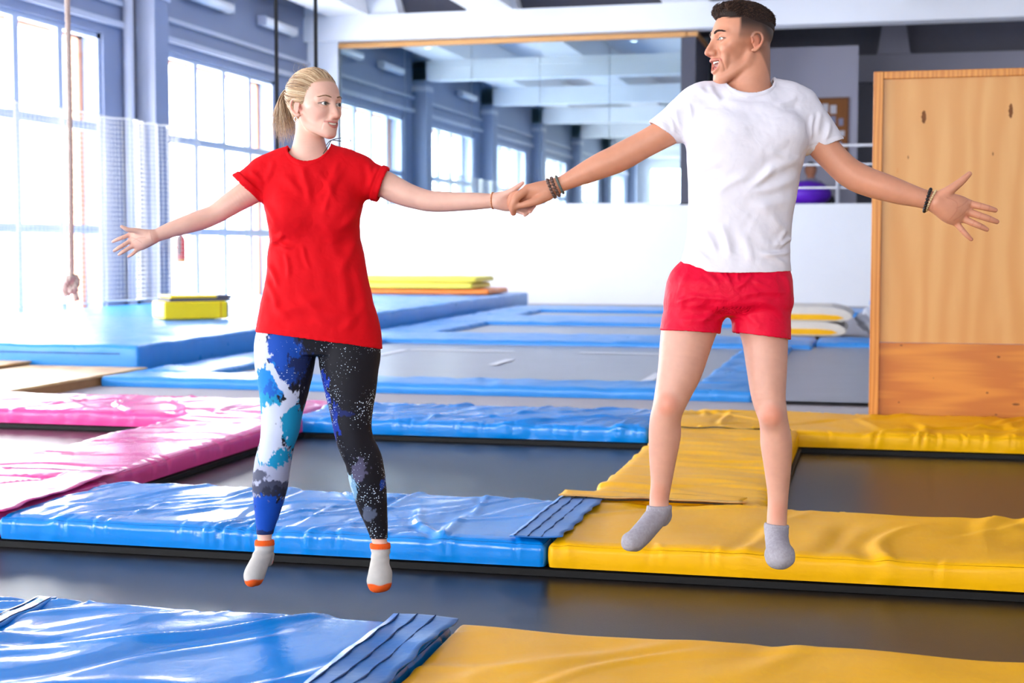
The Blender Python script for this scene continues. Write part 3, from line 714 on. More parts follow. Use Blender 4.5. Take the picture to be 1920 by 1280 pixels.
def catmull(P, n):
    P = np.asarray(P, float)
    if len(P) < 3:
        t = np.linspace(0, 1, n+1)[:, None]; return P[0]*(1-t)+P[-1]*t
    Q = np.vstack([2*P[0]-P[1], P, 2*P[-1]-P[-2]]); out = []
    for i in range(1, len(Q)-2):
        p0, p1, p2, p3 = Q[i-1:i+3]
        for t in np.linspace(0, 1, n, endpoint=False):
            out.append(0.5*((2*p1)+(-p0+p2)*t+(2*p0-5*p1+4*p2-p3)*t*t+(-p0+3*p1-3*p2+p3)*t**3))
    out.append(P[-1]); return np.array(out)

class Prim: pass
def chain(pts, rad, k=0.01, op='u', flat=None, n=6):
    A = catmull(np.column_stack([np.asarray(pts, float), np.asarray(rad, float)]), n)
    p = Prim(); p.kind = 'chain'; p.P = A[:, :3]; p.R = np.maximum(A[:, 3], 1e-4); p.k = k; p.op = op; p.flat = flat
    m = p.R.max(); p.lo = p.P.min(0)-m; p.hi = p.P.max(0)+m
    return p
def ell(c, r, k=0.01, op='u', rot=None):
    p = Prim(); p.kind = 'ell'; p.c = np.asarray(c, float); p.r = np.asarray(r, float); p.k = k; p.op = op; p.rot = rot
    m = p.r if rot is None else np.full(3, p.r.max()); p.lo = p.c-m; p.hi = p.c+m
    return p
def plane_cut(prims_point, normal, lo, hi, k=0.002):
    p = Prim(); p.kind = 'plane'; p.c = np.asarray(prims_point, float); p.n = np.asarray(normal, float)/np.linalg.norm(normal); p.k = k; p.op = 'i'
    p.lo = np.asarray(lo); p.hi = np.asarray(hi); return p
def loft(rows, ax, o, k=0.02, op='u', pw=2.3):
    """rows: (t, cu, cw, a, b) with t decreasing or increasing along ax[1] ; ax=(right, up, fwd)"""
    rows = sorted(rows); A = catmull(np.array(rows), 5)
    p = Prim(); p.kind = 'loft'; p.A = A; p.ax = ax; p.o = np.asarray(o, float); p.k = k; p.op = op; p.pw = pw
    c = []
    for t, cu, cw, a, b in A:
        for su in (-1, 1):
            for sw in (-1, 1): c.append(p.o+ax[0]*(cu+su*a)+ax[1]*t+ax[2]*(cw+sw*b))
    c = np.array(c); p.lo = c.min(0); p.hi = c.max(0); return p
def neckline(xc, w, y0, h, d, tilt=0.0, back=70.0):
    p = Prim(); p.kind = 'neck'; p.op = 'u'; p.k = 0.0; p.q = (xc, w, y0, h, d, tilt, back)
    p.lo = np.full(3, -50.0); p.hi = np.full(3, 50.0); return p
def neck_f(q, u, v, t):
    xc, w, y0, h, d, tilt, back = q
    e = np.clip((u-xc)/w, -1, 1); lim = y0+tilt*(u-xc)+h*np.sqrt(np.maximum(1-e*e, 0))**0.9-back*np.clip(t+0.02, 0, 1)*1.4
    return np.maximum((v-lim)*0.8, np.abs(u-xc)-w)*d/FPX
def group(prims, k=0.02, op='u'):
    p = Prim(); p.kind = 'group'; p.prims = prims; p.k = k; p.op = op
    us = [q for q in prims if q.op == 'u']
    p.lo = np.min([q.lo for q in us], 0); p.hi = np.max([q.hi for q in us], 0); return p

def smin(a, b, k):
    if k <= 0: return np.minimum(a, b)
    h = np.maximum(k-np.abs(a-b), 0)/k
    return np.minimum(a, b)-h*h*k*0.25

def eval_prim(p, X, Y, Z, lo, h):
    """X,Y,Z: broadcastable coordinate arrays of a sub-box"""
    sh = (X.shape[0], Y.shape[1], Z.shape[2])
    if p.kind == 'chain':
        out = np.full(sh, 1.0, np.float32); m = 0.045
        P = p.P
        if p.flat is not None:
            nv, s = p.flat; nv = np.asarray(nv, float)/np.linalg.norm(nv); c0 = P.mean(0)
            dt = (X-c0[0])*nv[0]+(Y-c0[1])*nv[1]+(Z-c0[2])*nv[2]
            GX, GY, GZ = X+nv[0]*dt*(s-1), Y+nv[1]*dt*(s-1), Z+nv[2]*dt*(s-1)
            P = P + ((P-c0)@nv)[:, None]*nv*(s-1)
            segs = [(a, b, ra, rb, (slice(None),)*3) for a, b, ra, rb in zip(P[:-1], P[1:], p.R[:-1], p.R[1:])]
            for a, b, ra, rb, _ in segs:
                ba = b-a; L = max(ba@ba, 1e-12)
                dx, dy, dz = GX-a[0], GY-a[1], GZ-a[2]
                t = np.clip((dx*ba[0]+dy*ba[1]+dz*ba[2])/L, 0, 1)
                d = np.sqrt((dx-ba[0]*t)**2+(dy-ba[1]*t)**2+(dz-ba[2]*t)**2)-(ra+(rb-ra)*t)
                out = np.minimum(out, d)
            return out
        for a, b, ra, rb in zip(P[:-1], P[1:], p.R[:-1], p.R[1:]):
            r = max(ra, rb)+m
            l2 = np.minimum(a, b)-r; h2 = np.maximum(a, b)+r
            i0 = [max(0, int((l2[q]-lo[q])/h)) for q in range(3)]; i1 = [min(sh[q], int((h2[q]-lo[q])/h)+2) for q in range(3)]
            if any(i1[q] <= i0[q] for q in range(3)): continue
            sl = tuple(slice(i0[q], i1[q]) for q in range(3))
            ba = b-a; L = max(ba@ba, 1e-12)
            dx, dy, dz = X[sl[0]]-a[0], Y[:, sl[1]]-a[1], Z[:, :, sl[2]]-a[2]
            t = np.clip((dx*ba[0]+dy*ba[1]+dz*ba[2])/L, 0, 1)
            d = np.sqrt((dx-ba[0]*t)**2+(dy-ba[1]*t)**2+(dz-ba[2]*t)**2)-(ra+(rb-ra)*t)
            out[sl] = np.minimum(out[sl], d)
        return out
    if p.kind == 'ell':
        dx, dy, dz = X-p.c[0], Y-p.c[1], Z-p.c[2]
        if p.rot is not None:
            R = p.rot; dx, dy, dz = (dx*R[0, 0]+dy*R[1, 0]+dz*R[2, 0], dx*R[0, 1]+dy*R[1, 1]+dz*R[2, 1], dx*R[0, 2]+dy*R[1, 2]+dz*R[2, 2])
        r = p.r
        k0 = np.sqrt((dx/r[0])**2+(dy/r[1])**2+(dz/r[2])**2); k1 = np.sqrt((dx/r[0]**2)**2+(dy/r[1]**2)**2+(dz/r[2]**2)**2)
        return (k0*(k0-1)/np.maximum(k1, 1e-6)).astype(np.float32)
    if p.kind == 'plane':
        return ((X-p.c[0])*p.n[0]+(Y-p.c[1])*p.n[1]+(Z-p.c[2])*p.n[2]).astype(np.float32)*np.ones(sh, np.float32)
    if p.kind == 'loft':
        def co(v): return (X-p.o[0])*v[0]+(Y-p.o[1])*v[1]+(Z-p.o[2])*v[2]
        u, t, w = co(p.ax[0]), co(p.ax[1]), co(p.ax[2]); A = p.A
        tt = t.ravel(); f = lambda i: np.interp(tt, A[:, 0], A[:, i]).reshape(sh).astype(np.float32)
        a, b = f(3), f(4)
        q = (np.abs((u-f(1))/a)**p.pw+np.abs((w-f(2))/b)**p.pw)**(1/p.pw)
        d = (q-1)*np.minimum(a, b)
        return np.maximum(d, np.maximum(A[0, 0]-t, t-A[-1, 0])).astype(np.float32)
    if p.kind == 'neck':
        d_ = p.q[4]; o = CO+cF*d_
        def co(v): return (X-o[0])*v[0]+(Y-o[1])*v[1]+(Z-o[2])*v[2]
        return neck_f(p.q, 960+co(cR)*FPX/d_, 640-co(cU)*FPX/d_, co(cF)).astype(np.float32)
    if p.kind == 'group':
        out = np.full(sh, 1.0, np.float32)
        for q in p.prims:
            d = eval_prim(q, X, Y, Z, lo, h)
            out = smin(out, d, q.k) if q.op == 'u' else -smin(-out, (d if q.op == 's' else -d), q.k)
        return out

class Grid:
    def __init__(s, lo, hi, h):
        s.lo = np.asarray(lo, float); s.h = h; s.n = np.ceil((np.asarray(hi)-s.lo)/h).astype(int)+1
        s.a = np.full(s.n, 1.0, np.float32)
        s.ax = [(s.lo[q]+h*np.arange(s.n[q])).astype(np.float32) for q in range(3)]
    def add(s, p, margin=0.045):
        m = margin+p.k
        i0 = np.maximum(0, ((p.lo-m-s.lo)/s.h).astype(int)); i1 = np.minimum(s.n, ((p.hi+m-s.lo)/s.h).astype(int)+2)
        if np.any(i1 <= i0): return
        sl = tuple(slice(a, b) for a, b in zip(i0, i1))
        X = s.ax[0][sl[0]][:, None, None]; Y = s.ax[1][sl[1]][None, :, None]; Z = s.ax[2][sl[2]][None, None, :]
        d = eval_prim(p, X, Y, Z, s.lo+i0*s.h, s.h)
        if p.op == 'u': s.a[sl] = smin(s.a[sl], d, p.k)
        elif p.op == 's': s.a[sl] = -smin(-s.a[sl], d, p.k)
        else: s.a[sl] = -smin(-s.a[sl], -d, p.k)
    def build(s, prims):
        for p in prims: s.add(p)
        return s

def surface_nets(a, lo, h):
    a = a.astype(np.float32); S = a < 0
    nx, ny, nz = a.shape
    cnt = np.zeros((nx-1, ny-1, nz-1), np.uint8)
    for i in (0, 1):
        for j in (0, 1):
            for k in (0, 1): cnt += S[i:nx-1+i, j:ny-1+j, k:nz-1+k]
    act = (cnt > 0) & (cnt < 8); idx = np.argwhere(act)
    vid = np.full(act.shape, -1, np.int32); vid[act] = np.arange(len(idx))
    acc = np.zeros((len(idx), 3), np.float32); num = np.zeros(len(idx), np.float32)
    cs = [(0,0,0),(1,0,0),(0,1,0),(1,1,0),(0,0,1),(1,0,1),(0,1,1),(1,1,1)]
    vals = [a[idx[:, 0]+c[0], idx[:, 1]+c[1], idx[:, 2]+c[2]] for c in cs]
    for p, q in ((0,1),(2,3),(4,5),(6,7),(0,2),(1,3),(4,6),(5,7),(0,4),(1,5),(2,6),(3,7)):
        A, B = vals[p], vals[q]; m = (A < 0) != (B < 0)
        t = np.where(m, A/np.where(m, A-B, 1), 0)[:, None]
        pos = np.array(cs[p], np.float32)+t*(np.array(cs[q], np.float32)-np.array(cs[p], np.float32))
        acc += np.where(m[:, None], pos, 0); num += m
    V = (idx+acc/num[:, None])*h+lo
    F = []
    for ax in range(3):
        o = [(1, 2), (2, 0), (0, 1)][ax]
        s0 = [slice(None)]*3; s1 = [slice(None)]*3; s0[ax] = slice(0, a.shape[ax]-1); s1[ax] = slice(1, a.shape[ax])
        e = S[tuple(s0)] != S[tuple(s1)]
        E_ = np.argwhere(e)
        ok = (E_[:, o[0]] > 0) & (E_[:, o[1]] > 0) & (E_[:, o[0]] < a.shape[o[0]]-1) & (E_[:, o[1]] < a.shape[o[1]]-1)
        E_ = E_[ok]; inside = S[E_[:, 0], E_[:, 1], E_[:, 2]]
        d0 = np.zeros(3, int); d0[o[0]] = -1; d1 = np.zeros(3, int); d1[o[1]] = -1
        c = [E_+d0+d1, E_+d1, E_, E_+d0]
        q = np.stack([vid[k[:, 0], k[:, 1], k[:, 2]] for k in c], 1)
        q[~inside] = q[~inside][:, ::-1]
        F.append(q)
    return V.astype(np.float64), np.concatenate(F)

def smooth_mesh(V, F, it=2, lam=0.5):
    E_ = np.concatenate([F[:, [0, 1]], F[:, [1, 2]], F[:, [2, 3]], F[:, [3, 0]]])
    n = len(V); deg = np.bincount(E_[:, 0], minlength=n)+np.bincount(E_[:, 1], minlength=n)
    for i in range(it):
        l = lam if i % 2 == 0 else -lam*0.9
        S = np.zeros_like(V)
        for q in range(3):
            S[:, q] = np.bincount(E_[:, 0], V[E_[:, 1], q], n)+np.bincount(E_[:, 1], V[E_[:, 0], q], n)
        V = V+l*(S/np.maximum(deg, 1)[:, None]-V)
    return V

def normals(V, F):
    fn = np.cross(V[F[:, 2]]-V[F[:, 0]], V[F[:, 3]]-V[F[:, 1]]); N = np.zeros_like(V)
    for c in range(4):
        for q in range(3): N[:, q] += np.bincount(F[:, c], fn[:, q], len(V))
    return N/np.maximum(np.linalg.norm(N, axis=1, keepdims=True), 1e-12)

def polygonise(prims, lo, hi, h, it=4):
    g = Grid(lo, hi, h).build(prims); V, F = surface_nets(g.a, g.lo, h)
    return smooth_mesh(V, F, it), F

def shell(outer_cut, outer_full, th, lo, hi, h, it=4, carve=None):
    A = Grid(lo, hi, h).build(outer_cut).a; B = Grid(lo, hi, h).build(outer_full).a
    R = np.maximum(A, -(B+th))
    if carve is not None:
        Cg = Grid(lo, hi, h).build(carve).a; R = np.maximum(R, -Cg)
    V, F = surface_nets(R, np.asarray(lo, float), h)
    return smooth_mesh(V, F, it), F

def _hash(i, j, k, seed):
    n = (i*374761393+j*668265263+k*2147483647+seed*1274126177) & 0xffffffff
    n = ((n ^ (n >> 13))*1274126177) & 0xffffffff
    return ((n ^ (n >> 16)) & 0xffff)/65535.0
def vnoise(P, scale, seed=0, octv=3):
    out = np.zeros(len(P)); amp = 1.0; tot = 0
    for o in range(octv):
        Q = P*scale*(2**o); I = np.floor(Q).astype(np.int64); f = Q-I; f = f*f*(3-2*f); v = 0
        for a in (0, 1):
            for b in (0, 1):
                for c in (0, 1):
                    w = (f[:, 0] if a else 1-f[:, 0])*(f[:, 1] if b else 1-f[:, 1])*(f[:, 2] if c else 1-f[:, 2])
                    v = v+w*_hash(I[:, 0]+a, I[:, 1]+b, I[:, 2]+c, seed+o*17)
        out += amp*v; tot += amp; amp *= 0.5
    return out/tot

def uv_of(P, d):
    """figure-plane coordinates of points (image-sized units at distance d, orthographic)"""
    q = P-CO-cF*d
    return 960+(q@cR)*FPX/d, 640-(q@cU)*FPX/d

def body_folds(V, N, d, folds, only_front=True):
    u, v = uv_of(V, d); D = np.zeros(len(V)); s = d/FPX
    fr = np.clip(-(N@cF)*1.6+0.35, 0, 1) if only_front else 1.0
    for (x0, y0, x1, y1, w, A) in folds:
        L = math.hypot(x1-x0, y1-y0); ex, ey = (x1-x0)/L, (y1-y0)/L
        t = (u-x0)*ex+(v-y0)*ey; c = -(u-x0)*ey+(v-y0)*ex
        c = c+0.06*L*np.sin(t/L*math.pi)*(1 if (x0*7+y0*3) % 2 < 1 else -1)
        e = np.clip(np.minimum(t/(0.3*L), (L-t)/(0.3*L)), 0, 1); e = e*e*(3-2*e)
        D += A*s*e*(np.exp(-(c/w)**2)-0.5*np.exp(-((c-2*w)/(1.4*w))**2)-0.3*np.exp(-((c+2*w)/(1.4*w))**2))
    return D*fr

def add_color(o, col):
    at_ = o.data.color_attributes.new('Col', 'FLOAT_COLOR', 'POINT')
    c = np.ones((len(o.data.vertices), 4), np.float32); c[:, :col.shape[1]] = col
    at_.data.foreach_set('color', c.ravel())

def attr_material(name, rough=0.45, spec=0.45, sss=0.0, sssr=(1, 0.35, 0.2), bump=0.0, bscale=400, specks=False, sheen=0.0):
    m = bpy.data.materials.new(name); m.use_nodes = True; nt = m.node_tree; b = nt.nodes['Principled BSDF']
    a = nt.nodes.new('ShaderNodeVertexColor'); a.layer_name = 'Col'
    col = a.outputs['Color']
    tc = nt.nodes.new('ShaderNodeTexCoord')
    n = nt.nodes.new('ShaderNodeTexNoise'); n.inputs['Scale'].default_value = bscale; n.inputs['Detail'].default_value = 3
    nt.links.new(tc.outputs['Object'], n.inputs['Vector'])
    if specks:
        vo = nt.nodes.new('ShaderNodeTexVoronoi'); vo.inputs['Scale'].default_value = 135; nt.links.new(tc.outputs['Object'], vo.inputs['Vector'])
        n2 = nt.nodes.new('ShaderNodeTexNoise'); n2.inputs['Scale'].default_value = 11; n2.inputs['Detail'].default_value = 4; nt.links.new(tc.outputs['Object'], n2.inputs['Vector'])
        sb_ = nt.nodes.new('ShaderNodeMapRange'); sb_.inputs[1].default_value = 0.38; sb_.inputs[2].default_value = 0.72; sb_.inputs[3].default_value = 0.0; sb_.inputs[4].default_value = 0.42
        nt.links.new(n2.outputs['Fac'], sb_.inputs[0])
        lt = nt.nodes.new('ShaderNodeMath'); lt.operation = 'LESS_THAN'; nt.links.new(vo.outputs['Distance'], lt.inputs[0]); nt.links.new(sb_.outputs[0], lt.inputs[1])
        mu = nt.nodes.new('ShaderNodeMath'); mu.operation = 'MULTIPLY'; nt.links.new(lt.outputs[0], mu.inputs[0]); nt.links.new(a.outputs['Alpha'], mu.inputs[1])
        mx = nt.nodes.new('ShaderNodeMix'); mx.data_type = 'RGBA'; nt.links.new(mu.outputs[0], mx.inputs[0]); nt.links.new(col, mx.inputs[6]); mx.inputs[7].default_value = lin(205, 222, 236)
        col = mx.outputs[2]
    else:
        mx = nt.nodes.new('ShaderNodeMix'); mx.data_type = 'RGBA'; mx.blend_type = 'MULTIPLY'; mx.inputs[0].default_value = 0.10
        nt.links.new(col, mx.inputs[6]); nt.links.new(n.outputs['Color'], mx.inputs[7]); 
        n4 = nt.nodes.new('ShaderNodeTexNoise'); n4.inputs['Scale'].default_value = 45; nt.links.new(tc.outputs['Object'], n4.inputs['Vector']); nt.links.new(n4.outputs['Fac'], mx.inputs[7])
        col = mx.outputs[2]
    nt.links.new(col, b.inputs['Base Color'])
    b.inputs['Roughness'].default_value = rough; b.inputs['Specular IOR Level'].default_value = spec
    if sss:
        b.inputs['Subsurface Weight'].default_value = sss; b.inputs['Subsurface Radius'].default_value = sssr; b.inputs['Subsurface Scale'].default_value = 0.006
    if sheen: b.inputs['Sheen Weight'].default_value = sheen
    if bump:
        bp = nt.nodes.new('ShaderNodeBump'); bp.inputs['Strength'].default_value = bump; bp.inputs['Distance'].default_value = 0.002
        nt.links.new(n.outputs['Fac'], bp.inputs['Height']); nt.links.new(bp.outputs[0], b.inputs['Normal'])
    MATS[name] = m; return m

def fabric(name, col, rough=0.8, wscale=900, bump=0.25, noise=0.05, sheen=0.3, wr=0.3, wrs=22):
    m = mat(name, col, rough, 0.2, noise=noise, nscale=14, sheen=sheen)
    nt = m.node_tree; b = nt.nodes['Principled BSDF']; tc = nt.nodes.new('ShaderNodeTexCoord')
    n = nt.nodes.new('ShaderNodeTexNoise'); n.inputs['Scale'].default_value = wscale; nt.links.new(tc.outputs['Object'], n.inputs['Vector'])
    bp = nt.nodes.new('ShaderNodeBump'); bp.inputs['Strength'].default_value = bump; bp.inputs['Distance'].default_value = 0.001
    nt.links.new(n.outputs['Fac'], bp.inputs['Height'])
    n2 = nt.nodes.new('ShaderNodeTexNoise'); n2.inputs['Scale'].default_value = wrs; n2.inputs['Detail'].default_value = 3; n2.inputs['Distortion'].default_value = 1.5; nt.links.new(tc.outputs['Object'], n2.inputs['Vector'])
    b2 = nt.nodes.new('ShaderNodeBump'); b2.inputs['Strength'].default_value = wr; b2.inputs['Distance'].default_value = 0.006
    nt.links.new(n2.outputs['Fac'], b2.inputs['Height']); nt.links.new(bp.outputs[0], b2.inputs['Normal']); nt.links.new(b2.outputs[0], b.inputs['Normal'])
    return m

def tubes_mesh(paths, seg=5):
    """paths: list of (pts Nx3, radii N) -> V, F quads (closed with tapered tips)"""
    VV, FF = [], []; n0 = 0
    for P, R in paths:
        P = np.asarray(P, float); N = len(P)
        T = np.gradient(P, axis=0); T /= np.maximum(np.linalg.norm(T, axis=1, keepdims=True), 1e-9)
        ref = np.array([0.31, 0.77, 0.55]); A = np.cross(T, ref); A /= np.maximum(np.linalg.norm(A, axis=1, keepdims=True), 1e-9); B = np.cross(T, A)
        q = np.linspace(0, 2*math.pi, seg, endpoint=False)
        ring = P[:, None, :]+(A[:, None, :]*np.cos(q)[None, :, None]+B[:, None, :]*np.sin(q)[None, :, None])*np.asarray(R)[:, None, None]
        VV.append(ring.reshape(-1, 3))
        i = np.arange(N-1)[:, None]*seg+np.arange(seg)[None, :]; j = np.arange(N-1)[:, None]*seg+((np.arange(seg)+1) % seg)[None, :]
        FF.append(np.stack([i, j, j+seg, i+seg], -1).reshape(-1, 4)+n0); n0 += N*seg
    return np.concatenate(VV), np.concatenate(FF)

def plane_d(V, p): return (V-p.c)@p.n
def trim_detail(V, N, neck=None, nd=None, planes=(), band=0.012, raise_=0.0016, roll=0.0, rollw=0.03):
    D = np.zeros(len(V))
    if neck is not None:
        u, v = uv_of(V, nd); t = (V-CO-cF*nd)@cF; f = neck_f(neck.q, u, v, t)
        D += raise_*sst(band+0.0015, band-0.0005, f)-0.0016*np.exp(-((f-band-0.001)/0.0016)**2)
    for p, rad in planes:
        f = -plane_d(V, p); near = (np.linalg.norm(V-p.c, axis=1) < rad)
        if roll: D += near*(roll*sst(rollw+0.004, rollw-0.002, f)-0.0015*np.exp(-((f-rollw-0.003)/0.003)**2))
        else: D += near*(-0.0013*np.exp(-((f-0.018)/0.0016)**2))
    return D
def crease_shade(V, c, lines, d, skin, w=0.0016, amt=0.55):  # darkens skin along lines, crease shade put into the colour
    for L in lines:
        q = np.array([at(x, y, d) for x, y in L]); u, v = uv_of(V, d); A = catmull(np.array(L, float), 6); dm = np.full(len(V), 1e9)
        for a, b in zip(A[:-1], A[1:]):
            ba = b-a; P2 = np.column_stack([u, v]); t = np.clip(((P2-a)@ba)/max(ba@ba, 1e-9), 0, 1); dm = np.minimum(dm, np.linalg.norm(P2-a-t[:, None]*ba, axis=1))
        c = mixc(c, np.array(skin[:3])*np.array([0.72, 0.5, 0.48]), amt*sst(w*FPX/d, 0, dm))
    return c
# ------------------------------------------------------------------ heads
def head_frame(yaw, pitch=0.0, roll=0.0):
    hy = cF*math.cos(yaw)-cR*math.sin(yaw); hx = cR*math.cos(yaw)+cF*math.sin(yaw); hz = cU.copy()
    hy2 = hy*math.cos(pitch)-hz*math.sin(pitch); hz2 = hz*math.cos(pitch)+hy*math.sin(pitch)
    hx3 = hx*math.cos(roll)+hz2*math.sin(roll); hz3 = hz2*math.cos(roll)-hx*math.sin(roll)
    return np.column_stack([hx3, hy2, hz3])

SK = {}
def head_prims(man):
    j = 0.024 if man else 0.0          # jaw drop of an open laugh
    w = 1.03 if man else 0.96
    P = [ell((0, 0.012, 0.035), (0.074*w, 0.090, 0.080), 0.0),
         ell((0, -0.028, 0.028), (0.061*w, 0.060, 0.060), 0.03),
         ell((0, -0.034, -0.022), (0.057*w, 0.055, 0.060), 0.025),
         ell((0, -0.036, -0.058-j*0.6), ((0.044 if man else 0.040)*w, 0.049, 0.045+j*0.3), 0.018),
         ell((0, -0.074+j*0.15, -0.093-j), (0.019*w, 0.017, 0.016), 0.022)]
    for s in (-1, 1):
        P += [chain([(s*0.054*w, 0.004, -0.045), (s*0.049*w, -0.010, -0.066-j*0.35), (s*0.028*w, -0.052, -0.089-j*0.85), (s*0.010, -0.070, -0.097-j)], [0.010, 0.011, 0.011, 0.012], 0.02),
              ell((s*0.036*w, -0.066 if man else -0.064, -0.028), (0.018, 0.019, 0.017), 0.02),
              ell((s*0.052*w, -0.046, -0.010), (0.014, 0.018, 0.012), 0.02)]
        if man: P.append(chain([(s*0.036, -0.074, -0.040), (s*0.036, -0.070, -0.066), (s*0.026, -0.070, -0.085)], [0.008, 0.007, 0.006], 0.012))
    br = 0.0125 if man else 0.0095
    P += [chain([(-0.042, -0.070, 0.015), (-0.024, -0.082, 0.019), (0, -0.086, 0.014), (0.024, -0.082, 0.019), (0.042, -0.070, 0.015)], [br*0.8, br, br*0.9, br, br*0.8], 0.014)]
    for s in (-1, 1): P.append(ell((s*0.031, -0.097, 0.0), (0.017, 0.014, 0.0115), 0.014, 's'))
    nb_ = 0.0045 if man else 0.0
    P += [chain([(0, -0.086, 0.010), (0, -0.096-nb_*0.7, -0.012), (0, -0.105-nb_, -0.030), (0, -0.109-nb_, -0.040)], [0.0075, 0.0075+nb_*0.2, 0.009, 0.0102], 0.010)]
    P.append(chain([(0, -0.084, 0.004), (0, -0.089, -0.020), (0, -0.094, -0.040)], [0.008, 0.0105, 0.0115], 0.008))
    for s in (-1, 1): P.append(ell((s*(0.0115 if man else 0.0105), -0.0975-nb_*0.5, -0.0425), (0.0085 if man else 0.0075, 0.0115, 0.0085), 0.008))
    for s in (-1, 1): P.append(ell((s*0.0062, -0.1035-nb_*0.5, -0.0530), (0.0030, 0.0050, 0.0030), 0.002, 's'))
    for s in (-1, 1):
        P.append(ell((s*0.031, -0.0765, 0.0), (0.0142, 0.0142, 0.0142), 0.003))
        P.append(ell((s*0.031, -0.0905, -0.0008), (0.0142 if not man else 0.0135, 0.014, 0.0054 if not man else 0.0038), 0.001, 's'))
    # muzzle, lips, mouth
    P.append(ell((0, -0.072, -0.066-j*0.3), (0.030, 0.024, 0.022+j*0.5), 0.016))
    if man:
        up = [(-0.027, -0.080, -0.064), (-0.013, -0.0955, -0.0625), (0, -0.099, -0.0620), (0.013, -0.0955, -0.0625), (0.027, -0.080, -0.064)]
        lw = [(-0.027, -0.080, -0.066), (-0.016, -0.088, -0.090), (0, -0.0925, -0.0985), (0.016, -0.088, -0.090), (0.027, -0.080, -0.066)]
        P += [chain(up, [0.003, 0.0045, 0.0045, 0.0045, 0.003], 0.005), chain(lw, [0.003, 0.0048, 0.0056, 0.0048, 0.003], 0.005)]
        P.append(chain([(-0.024, -0.084, -0.067), (-0.012, -0.092, -0.077), (0, -0.096, -0.0800), (0.012, -0.092, -0.077), (0.024, -0.084, -0.067)], [0.0022, 0.0105, 0.0140, 0.0105, 0.0022], 0.002, 's'))
    else:
        up = [(-0.025, -0.080, -0.0600), (-0.012, -0.0935, -0.0610), (0, -0.0965, -0.0625), (0.012, -0.0935, -0.0610), (0.025, -0.080, -0.0600)]
        lw = [(-0.025, -0.080, -0.0605), (-0.012, -0.0915, -0.0715), (0, -0.0945, -0.0755), (0.012, -0.0915, -0.0715), (0.025, -0.080, -0.0605)]
        P += [chain(up, [0.0018, 0.0028, 0.0030, 0.0028, 0.0018], 0.003), chain(lw, [0.0018, 0.0034, 0.0042, 0.0034, 0.0018], 0.003)]
        P.append(chain([(-0.0215, -0.084, -0.0608), (-0.011, -0.0945, -0.0662), (0, -0.0975, -0.0685), (0.011, -0.0945, -0.0662), (0.0215, -0.084, -0.0608)], [0.0018, 0.0044, 0.0054, 0.0044, 0.0018], 0.001, 's'))
    cz = 0.0008 if man else 0.0003
    for s in (-1, 1): P.append(chain([(s*0.017, -0.0925, -0.043), (s*0.0285, -0.0850, -0.055), (s*0.0345, -0.0760, -0.069-j*0.3), (s*0.0335, -0.0700, -0.082-j*0.5)], [cz, cz*1.3, cz*1.2, cz*0.5], 0.006, 's'))
    for s in (-1, 1):
        P.append(ell((s*0.0725*w, 0.014, -0.010), (0.005, 0.013, 0.023), 0.006))
        P.append(chain([(s*0.069*w, 0.002, 0.004), (s*0.077*w, 0.010, 0.017), (s*0.083*w, 0.024, 0.014), (s*0.085*w, 0.030, -0.004), (s*0.081*w, 0.024, -0.022), (s*0.075*w, 0.013, -0.035), (s*0.070*w, 0.005, -0.036)], [0.0035, 0.0042, 0.0042, 0.0042, 0.0042, 0.0055, 0.005], 0.004))
        P.append(ell((s*0.084*w, 0.012, -0.008), (0.007, 0.008, 0.013), 0.004, 's'))
        P.append(chain([(s*0.074*w, -0.001, 0.0), (s*0.076*w, 0.0, -0.008), (s*0.074*w, 0.0, -0.014)], [0.003, 0.004, 0.003], 0.003))
    return P, up, lw

def dist_poly(V, pts):
    A = catmull(np.array(pts), 6); d = np.full(len(V), 9.0)
    for a, b in zip(A[:-1], A[1:]):
        ba = b-a; t = np.clip(((V-a)@ba)/max(ba@ba, 1e-12), 0, 1); d = np.minimum(d, np.linalg.norm(V-a-t[:, None]*ba, axis=1))
    return d
def mixc(c, tgt, w): return c*(1-w[:, None])+np.array(tgt)[None, :3]*w[:, None]
def sst(e0, e1, x): t = np.clip((x-e0)/(e1-e0), 0, 1); return t*t*(3-2*t)

